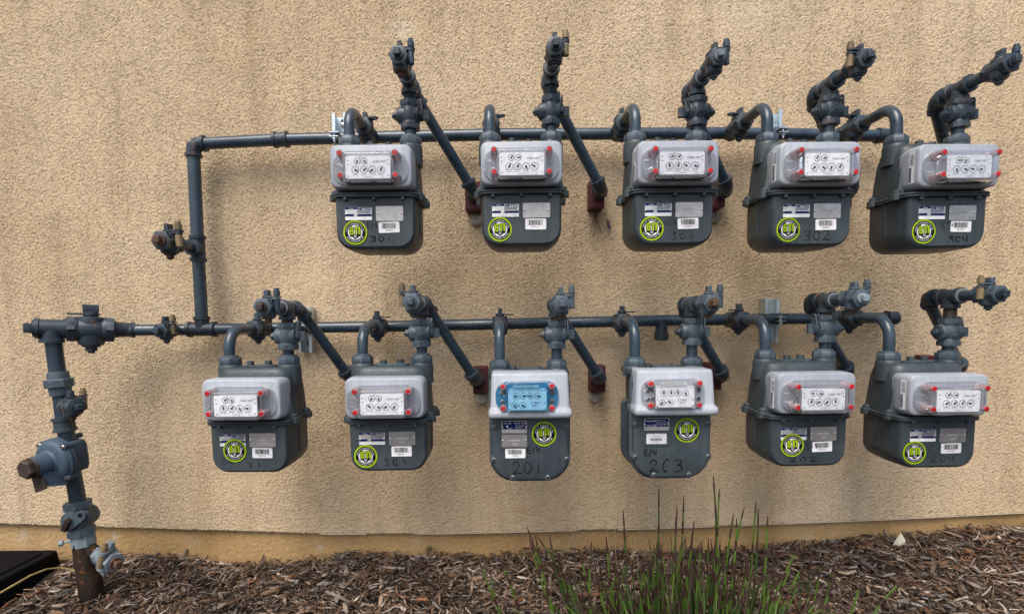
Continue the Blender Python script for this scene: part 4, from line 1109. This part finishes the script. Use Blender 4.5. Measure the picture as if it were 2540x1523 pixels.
dia = [diaphragm_meter(1, (1315, 981), 'flat faced gas meter with the blue dial window, marked 201', True, 'old', (0.034, -0.147), [('E14', -0.006, -0.194, 0.014, 0.008, 0.0105, 0.0020, 0.0), ('20i', -0.042, -0.245, 0.030, 0.020, 0.026, 0.0022, 0.12)], (-0.036, -0.1935), [250, 80, 270, 110, 150, 125]),
       diaphragm_meter(2, (1676, 974), 'flat faced gas meter with a clear dial window, marked 203', False, 'new', (0.036, -0.145), [('E/4', -0.066, -0.206, 0.014, 0.009, 0.0105, 0.0021, 0.0), ('2C3', -0.052, -0.246, 0.029, 0.021, 0.029, 0.0024, 0.08)], (-0.038, -0.1645), [0, 0, -10, 165, 225, -40])]

# ------------------------------------------------------------------ inlet bends and outlet assemblies
def hubs(t, dx, hy, hzz):
    o = t.location
    return [Vector((o.x + s * dx, o.y + hy, o.z + hzz)) for s in (-1, 1)]
SETS = [(m, 'up', hubs(m, 0.075, 0.075, 0.160), n) for m, n in zip(cast[:5], ('first', 'second', 'middle', 'fourth', 'last'))]
SETS += [(cast[5], 'low', hubs(cast[5], 0.075, 0.075, 0.160), 'first'), (cast[6], 'low', hubs(cast[6], 0.075, 0.075, 0.160), 'second'),
         (dia[0], 'low', hubs(dia[0], 0.0725, 0.080, 0.028), 'blue-dial'), (dia[1], 'low', hubs(dia[1], 0.0725, 0.080, 0.028), 'clear flat-faced'),
         (cast[7], 'low', hubs(cast[7], 0.075, 0.075, 0.160), 'bracket-side'), (cast[8], 'low', hubs(cast[8], 0.075, 0.075, 0.160), 'last')]
#           flip of main valve, pin, end plug material, wall end pixel, test valve wing angle, tee height above hub
OUT = [(1, 'pipe_paint', 'valve_paint', (1174, 474), 2.9, None, 'rusty_plug'), (1, 'brass', 'valve_paint', (1492, 470), 2.9, None, 'valve_paint'), (-1, 'pipe_paint', 'galvanized', (1805, 468), 2.6, None, 'valve_paint'), (1, 'brass', 'valve_paint', (2117, 470), 0.3, None, 'valve_paint'), (1, 'pipe_paint', 'valve_paint', None, 2.5, None, 'valve_paint'),
       (1, 'pipe_paint', 'brown_cap', (869, 938), 2.9, None, 'rusty_plug'), (1, 'brass', 'union_paint', (1181, 944), 0.1, None, 'valve_paint'), (1, 'union_paint', 'union_paint', (1489, 940), 2.9, None, 'rusty_plug'), (1, 'union_paint', 'rusty_plug', (1796, 934), 2.9, None, 'rusty_plug'), (-1, 'union_paint', 'galvanized', (2105, 924), 2.7, None, 'rusty_plug'), (1, 'brass', 'valve_paint', (2384, 915), 0.2, None, 'valve_paint')]
ends = []
#  heights of shutoff valve and tee, read off at each outlet
HEIGHTS = [(1018, 288, 203), (1363, 278, 184), (1708, 280, 207), (2048, 278, 210), (2357, 284, 220),
           (703, 834, 764), (1044, 826, 752), (1378, 830, 757), (1722, 822, 755), (2035, 815, 745), (2345, 824, 735)]
for (m, row, (h0, h1), word), (flip, pin, plug, wall_px, wang, _, nutm), (o_x, v_y, t_y) in zip(SETS, OUT, HEIGHTS):
    pts = up_pts if row == 'up' else lo_pts
    rowname = 'upper row' if row == 'up' else 'lower row'
    # ---- inlet
    z = hz(pts, h0.x)
    inl = thing('inlet_pipe', f'bent inlet pipe with valve feeding the {word} {rowname} meter', 'inlet pipe', Vector((h0.x, -D_H, z)), 'bent inlet pipes from the headers')
    rise = 0.0
    va = Vector((h0.x, -0.122, z + rise * 0.4))
    mb = MB(); mb.lathe([(0.0, 0.0235), (0.020, 0.0215), (0.030, 0.0185)], 18, frame((h0.x, -D_H, z), (0, -1, 0))); mb.build('saddle', 'valve_paint', inl)
    valve(inl, frame(va, (0, -1, 0), (0, 0, 1)), 0.92, ang=(2.9 if h0.x < 0.6 else 0.25) + random.uniform(-0.25, 0.25), nut='valve_paint', wings=1, name='inlet_valve', head='bar' if random.random() < 0.6 else 'square')
    top = Vector((h0.x, h0.y, z)); bl = 0.052
    z2 = z + rise; p = [Vector((h0.x, -0.150, z + rise * 0.5))] + arc((h0.x, h0.y + bl, z2), (h0.x, h0.y, z2), (h0.x, h0.y, z2 - bl), 10) + [Vector((h0.x, h0.y, h0.z - 0.012))]
    MB().tube(p, R_P, 18).build('bend', 'pipe_paint', inl)
    # ---- outlet
    tz = at(o_x, t_y, -h1.y).z
    tp = Vector((h1.x, h1.y, tz))
    out = thing('outlet_pipe', f'outlet piping with shutoff valve rising from the {word} {rowname} meter', 'outlet pipe', h1.copy(), 'outlet pipes above the meters')
    vz = min(at(o_x, v_y, -h1.y).z, tz - 0.062)
    MB().cyl(h1 - Vector((0, 0, 0.012)), (h1.x, h1.y, vz), R_P * 1.02, 16).build('nipple', 'pipe_paint', out)
    MB().cyl((h1.x, h1.y, vz), tp, R_P, 16).build('nipple', 'pipe_paint', out)
    Mv = frame((h1.x, h1.y, vz), (0, 0, 1), (flip, 0, 0))
    bs = random.choice(((-flip, -0.45), None)) if row == 'up' else random.choice(((-flip, -0.5), None))
    mv = valve(out, Mv, 0.93, ang=1.57 + random.uniform(-0.4, 0.3), boss=bs, name='shutoff_valve', mat='valve_paint' if row == 'up' else 'union_paint')
    mb = MB(); tee_mb(mb, frame(tp, (0, -1, 0), (0, 0, -1)), 0.0172, 0.031, 0.030); mb.build('tee', 'valve_paint', out)
    mb = MB()
    z0_ = vz + 0.0345; z1_ = tz - 0.030
    nth = max(2, int((z1_ - z0_) / 0.0022))
    mb.lathe([(z0_ + (z1_ - z0_) * q / (2 * nth), R_P + (0.0012 if q % 2 else 0.0004)) for q in range(2 * nth + 1)], 16, Matrix.Translation((h1.x, h1.y, 0)))
    if z1_ - z0_ > 0.002: mb.build('pipe_thread', 'thread_metal' if row == 'low' else 'valve_paint', out)
    for yy in random.sample((-0.0335, 0.0335), random.choice((1, 2))):
        mb = MB(); mb.lathe([(-0.0022, 0.0150), (-0.0016, 0.0178), (0.0016, 0.0178), (0.0022, 0.0150)], 18, frame(tp + Vector((0, yy, 0)), (0, 1, 0))); mb.build('joint_paste', 'joint_paste', out)
    # forward test valve
    tv = tp + Vector((0, -0.105, 0))
    MB().cyl(tp, tv, R_P, 16).build('nipple', 'pipe_paint', out)
    valve(out, frame(tv, (0, -1, 0), (0, 0, 1)), 0.80, ang=wang, pin=pin, end_plug=plug, nut=nutm, name='test_valve', mat='valve_paint' if row == 'up' else 'union_paint', boss=None)
    # back elbow, sloping pipe, wall elbow
    ec = tp + Vector((0, 0.078, 0))
    dw = 0.088
    e2 = at(wall_px[0], wall_px[1], dw) if wall_px else Vector((h1.x + 0.16, -dw, ends[0][0].z))
    MB().cyl(tp, ec, R_P, 16).build('nipple', 'pipe_paint', out)
    dd = (e2 - ec).normalized()
    mb = MB(); elbow_mb(mb, ec, (0, -1, 0), dd, 0.030, 0.0176); mb.build('elbow', 'valve_paint', out)
    MB().cyl(ec + dd * 0.01, e2 - dd * 0.005, R_D, 18).build('sloping_pipe', 'pipe_paint', out)
    mb = MB(); elbow_mb(mb, e2, -dd, (0, 1, 0), 0.030, 0.0192); mb.build('wall_elbow', 'valve_paint', out)
    ends.append((e2, word, rowname))

# ------------------------------------------------------------------ red blocks behind the wall elbows
for k, (e2, word, rowname) in enumerate(ends):
    if k in (4,): continue
    dx = {0: -0.004, 1: -0.006, 2: -0.012, 3: 0.0, 5: 0.012, 6: 0.010, 7: 0.0, 8: -0.012, 9: 0.0, 10: -0.05}.get(k, 0)
    c = Vector((e2.x + dx, 0, e2.z - 0.004))
    t = thing('red_block', f'dark red wooden block on the wall behind the {word} {rowname} outlet', 'wood block', c, 'red blocks where pipes enter the wall')
    wdt = 0.041 + 0.004 * random.random()
    mb = MB(); mb.box((c.x, -0.025, c.z), (wdt, 0.052, 0.080), None, 0.002); mb.build('block', 'red_block', t)
    if k in (0, 2, 6, 7):
        mb = MB(); mb.lathe([(0.0, 0.017), (0.010, 0.016), (0.014, 0.011)], 14, frame((c.x + random.uniform(-0.004, 0.010), 0, c.z - 0.062), (0, -1, 0))); mb.build('sealant_plug', 'sealant', t)
# dangling dry sprig and tag below the second upper block
e2 = ends[1][0]
tg = thing('hanging_tag', 'small dark tag and dry twigs dangling below a red block', 'tag', Vector((e2.x, -0.02, e2.z - 0.06)))
mb = MB(); b0 = Vector((e2.x - 0.004, -0.010, e2.z - 0.046))
for a, b2, c2 in ((-0.02, 0, -0.07), (-0.008, 0, -0.078), (0.016, 0, -0.062), (0.004, 0, -0.055)): mb.tube(bez(b0, b0 + Vector((a * 0.3, -0.008, c2 * 0.4)), b0 + Vector((a, -0.006, c2)), 5), 0.0011, 5)
mb.build('twig', 'dead_twig', tg)
mb = MB(); b1 = Vector((e2.x + 0.022, -0.012, e2.z - 0.048)); mb.tube([b1, b1 + Vector((0.008, -0.002, -0.022))], 0.0008, 5)
q = b1 + Vector((0.008, -0.002, -0.022)); mb.add([tuple(q), tuple(q + Vector((0.007, 0, -0.006))), tuple(q + Vector((0.013, 0.002, -0.026))), tuple(q + Vector((0.006, 0.002, -0.031))), tuple(q + Vector((-0.002, 0, -0.010)))], [(0, 1, 2, 3, 4)])
mb.build('tag_card', 'tag_purple', tg)

# ------------------------------------------------------------------ galvanized brackets
def bracket(x_px, y0_px, y1_px, row, label):
    top = at(x_px, y0_px, 0.02); bot = at(x_px, y1_px, 0.02)
    pts = up_pts if row == 'up' else lo_pts
    t = thing('strut_bracket', label, 'bracket', Vector((top.x, 0, bot.z)), 'galvanized brackets holding the headers')
    w, d, th = 0.0206, 0.0405, 0.0026
    prof = [(-w, -0.001), (w, -0.001), (w, -d), (w - 0.0085, -d), (w - 0.0085, -d + th), (w - th, -d + th), (w - th, -0.001 - th), (-w + th, -0.001 - th), (-w + th, -d + th), (-w + 0.0085, -d + th), (-w + 0.0085, -d), (-w, -d)]
    vs = [(top.x + p[0], p[1], z) for z in (bot.z, top.z) for p in prof]
    n = len(prof)
    fs = [(i, (i + 1) % n, n + (i + 1) % n, n + i) for i in range(n)]
    for a in ((0, 1, 6, 7), (1, 2, 3, 4, 5, 6), (0, 7, 8, 9, 10, 11)):
        fs.append(tuple(n + i for i in a)); fs.append(tuple(reversed(a)))
    MB().add(vs, fs).build('channel', 'zinc', t)
    mb = MB()
    zs = top.z - 0.016
    while zs > bot.z + 0.01:
        mb.loft([[(top.x + p[0], y, zs + p[1]) for p in rrect(0.012, 0.022, 0.006, 4)] for y in (-0.0042, -0.0039)][::-1]); zs -= 0.045
    mb.build('slot', 'recess_black', t)
    mb = MB(); mb.lathe([(0, 0.0075), (0.004, 0.0065), (0.005, 0.003)], 12, frame((top.x, -0.0042, top.z - 0.022), (0, -1, 0))); mb.build('screw', 'steel', t)
    z = hz(pts, top.x)
    mb = MB(); R0, R1 = R_H + 0.0006, R_H + 0.0032
    ring = []
    for k in range(17):
        a = math.radians(-20 + 220 * k / 16 + 180 + 90)
        ring.append((math.cos(a), math.sin(a)))
    secs = []
    for cy, cz in ring:
        secs.append([(top.x - 0.013, -D_H + R0 * cy, z + R0 * cz), (top.x + 0.013, -D_H + R0 * cy, z + R0 * cz), (top.x + 0.013, -D_H + R1 * cy, z + R1 * cz), (top.x - 0.013, -D_H + R1 * cy, z + R1 * cz)])
    mb.loft(secs)
    for s_ in (1, -1): mb.box((top.x, -D_H - R1 - 0.007, z + s_ * 0.0055), (0.026, 0.020, 0.0026))
    mb.build('pipe_clamp', 'zinc', t)
    mb = MB(); mb.cyl((top.x, -D_H - R1 - 0.010, z - 0.020), (top.x, -D_H - R1 - 0.010, z + 0.010), 0.003, 8); mb.lathe([(0.0, 0.006), (0.005, 0.006)], 6, frame((top.x, -D_H - R1 - 0.010, z + 0.007), (0, 0, 1))); mb.lathe([(0.0, 0.0062), (0.005, 0.0062)], 6, frame((top.x, -D_H - R1 - 0.010, z - 0.013), (0, 0, 1))); mb.build('clamp_bolt', 'zinc', t)
bracket(846, 287, 352, 'up', 'galvanized bracket on the upper header above the first meter')
bracket(1914, 278, 352, 'up', 'galvanized bracket on the upper header behind the fourth inlet bend')
bracket(759, 762, 873, 'low', 'galvanized bracket on the lower header behind a sloping pipe')
bracket(1908, 741, 850, 'low', 'galvanized bracket on the lower header beside the bend below the upper fourth meter')

# ------------------------------------------------------------------ bottom corner: black box lid, wire
bx = at(141, 1366, 0.03)
t = thing('black_box', 'low black plastic box lid lying against the wall beside the riser', 'utility box', Vector((bx.x - 0.3, -0.3, bx.z - 0.07)))
mb = MB()
mb.loft([[(bx.x - 0.30 + p[0], -0.30 + p[1], z) for p in rrect(0.60 - 2 * i, 0.56 - 2 * i, 0.012, 3)] for z, i in ((bx.z - 0.16, -0.012), (bx.z - 0.012, 0.0), (bx.z - 0.003, 0.001), (bx.z, 0.004))])
mb.build('box_wall', 'rubber_black', t)
mb = MB(); mb.loft([[(bx.x - 0.30 + p[0], -0.30 + p[1], z) for p in rrect(0.55 - 2 * i, 0.51 - 2 * i, 0.010, 3)] for z, i in ((bx.z - 0.004, 0), (bx.z + 0.003, 0), (bx.z + 0.005, 0.002))]); mb.build('lid', 'rubber_black', t)
wp = [(-40, 1490, 0.47), (0, 1470, 0.43), (40, 1447, 0.38), (75, 1427, 0.33), (115, 1411, 0.27), (150, 1407, 0.235), (180, 1412, 0.22), (205, 1424, 0.21)]
tag(MB().tube([at(*p) for p in wp], 0.0022, 6).build('tracer_wire', 'wire_yellow'), 'thin yellow wire looping from the riser over the black box', 'wire')

# pale curled leaf lying at the foot of the wall
lp = at(2221, 1352, 0.03)
mb = MB(); rows = []
for i in range(7):
    u = i / 6; ww = 0.016 * math.sin(math.pi * min(0.97, u + 0.06)) ** 0.7 + 0.001
    rows.append([(lp.x - 0.012 + u * 0.018 + a * ww, lp.y - 0.012 - 0.010 * abs(a) ** 2 * math.sin(3 * u) , lp.z + 0.004 + u * 0.040 - 0.006 * a * a) for a in (-1, -0.5, 0, 0.5, 1)])
vs = [p for r_ in rows for p in r_]
mb.add(vs, [(i * 5 + k, i * 5 + k + 1, (i + 1) * 5 + k + 1, (i + 1) * 5 + k) for i in range(6) for k in range(4)])
lf = mb.build('dry_leaf', 'dry_leaf'); tag(lf, 'pale dried curled leaf standing on the mulch at the foot of the wall', 'leaf')
sm = lf.modifiers.new('thickness', 'SOLIDIFY'); sm.thickness = 0.0008
tw = bez(at(1395, 1462, 0.24), at(1440, 1438, 0.22), at(1530, 1462, 0.24), 10)
tw = [Vector((p.x, p.y, float(ground_z(p.x, p.y)) + 0.022 + 0.006 * math.sin(i * 0.7))) for i, p in enumerate(tw)]
tag(MB().tube(tw, [0.002 + 0.0035 * math.sin(math.pi * (i + 0.5) / 11) for i in range(11)], 7).build('bark_strip', 'dead_twig'), 'curved reddish strip of bark lying among the rush stems', 'bark strip')

# ------------------------------------------------------------------ rush clump: every stem a part
pc = at(1690, 1560, 0.40)
rush = thing('rush_plant', 'clump of green jointed rush stems with dark brown sheaths growing in the mulch', 'plant', Vector((pc.x, -0.42, float(ground_z(pc.x, -0.42)))))
def z2s(x, y): return (1150 + x / 2.25, 1180 + y / 2.25)
TIPS = [(1393, 0, 1370), (1427, 70, 1405), (1090, 70, 1062), (1229, 110, 1203), (1191, 170, 1195), (890, 190, 915), (1287, 250, 1290), (1507, 210, 1450), (1525, 235, 1462), (1568, 170, 1540), (1632, 145, 1588), (1645, 180, 1592), (1697, 220, 1670), (355, 285, 492), (365, 345, 505), (415, 340, 560), (478, 325, 605), (715, 365, 742), (795, 340, 828), (640, 405, 700), (75, 450, 205), (190, 440, 305), (1890, 365, 1715), (1915, 460, 1765), (2063, 490, 1975), (2080, 545, 1990), (2250, 520, 2165), (2475, 565, 2310), (1730, 345, 1605), (1092, 370, 1135), (1033, 350, 1040), (1152, 310, 1150), (1432, 350, 1398), (1890, 560, 1795), (1950, 610, 1865), (2110, 680, 2080), (1945, 430, 1945), (400, 330, 520), (1240, 330, 1215), (1345, 430, 1330), (520, 420, 590), (560, 540, 640), (610, 520, 660), (1300, 420, 1300), (1630, 540, 1560), (1190, 480, 1190), (1000, 480, 1010), (930, 480, 960), (860, 560, 880), (760, 480, 780)]
rs = random.Random(21)
for k in range(215):
    x = rs.gauss(1190, 480); 
    if not 60 < x < 2400: x = rs.uniform(300, 1900)
    y = rs.uniform(440, 745) - 110 * math.exp(-((x - 1300) / 350) ** 2)
    TIPS.append((x, y, 1270 + (x - 1270) * rs.uniform(0.84, 0.93) + rs.uniform(-30, 30)))
def rush_stem(tip, base, r, dark, dry=False):
    n = 26
    bow = Vector((rs.gauss(0, 0.010), rs.uniform(-0.008, 0.008), 0))
    pts = [base + (tip - base) * (i / n) + bow * math.sin(math.pi * i / n) for i in range(n + 1)]
    L = (tip - base).length
    mb = MB(); rad = []; ends_ = []
    # sheath positions along the stem
    sh = []; s_ = 0.05 + rs.random() * 0.04
    while s_ < L - 0.05:
        sh.append((s_, s_ + rs.uniform(0.014, 0.032))); s_ += rs.uniform(0.050, 0.090)
    sh.append((L - rs.uniform(0.022, 0.045), L))
    secs = []; mats = []
    cuts = sorted({0.0, L} | {max(0, min(L, a)) for p in sh for a in p} | {L * i / 10 for i in range(11)})
    def pos(s): 
        f = s / L * n; i = min(n - 1, int(f)); return pts[i].lerp(pts[i + 1], f - i)
    def in_sh(s): return any(a <= s <= b2 for a, b2 in sh)
    m = 6
    for a, b2 in zip(cuts[:-1], cuts[1:]):
        if b2 - a < 1e-5: continue
        mid = (a + b2) / 2; s_in = in_sh(mid)
        last = mid > L - 0.006
        mb.cur = 1 if s_in else 0
        k0 = (1 - 0.45 * a / L); k1 = (1 - 0.45 * b2 / L)
        ex = 1.16 if s_in else 1.0
        mb.tube([pos(a), pos(b2)], [r * k0 * ex, r * (0.25 if b2 >= L - 1e-6 else k1) * ex * (1.06 if s_in else 1)], m, cap=True)
    return mb.build('stem', ['dry_wisp' if dry else ('stem_dark_green' if dark else 'stem_green'), 'sheath_brown'], rush)
for i, (x, y, xb) in enumerate(TIPS):
    dep = rs.uniform(0.30, 0.50) if i > 30 else rs.uniform(0.31, 0.42)
    a = z2s(x, y); b2 = z2s(xb, 772)
    tip = at(a[0], a[1], dep)
    low = at(b2[0], b2[1], dep + rs.uniform(-0.01, 0.03))
    gz = float(ground_z(low.x, low.y)) - 0.01
    d = (low - tip)
    f = (gz - tip.z) / d.z if d.z < -0.01 else 1.0
    base = tip + d * max(f, 0.6)
    base.z = gz
    rush_stem(tip, base, 0.0034 if i < 30 else rs.uniform(0.0018, 0.0031), rs.random() < 0.35)
for path in (((192, 295), (250, 350), (380, 560)), ((770, 280), (800, 310), (820, 460)), ((890, 250), (845, 300), (860, 520)), ((1005, 205), (985, 290), (1020, 430)), ((1325, 340), (1320, 370), (1345, 430)), ((600, 310), (605, 350), (540, 440)), ((1282, 300), (1250, 330), (1210, 380)), ((935, 340), (950, 380), (930, 520))):
    dep = rs.uniform(0.28, 0.36)
    P = [at(*z2s(*q), dep) for q in path]
    MB().tube(bez(P[0], P[1] * 2 - (P[0] + P[2]) / 2, P[2], 10), 0.0010, 5).build('dry_stem', 'dry_wisp', rush)
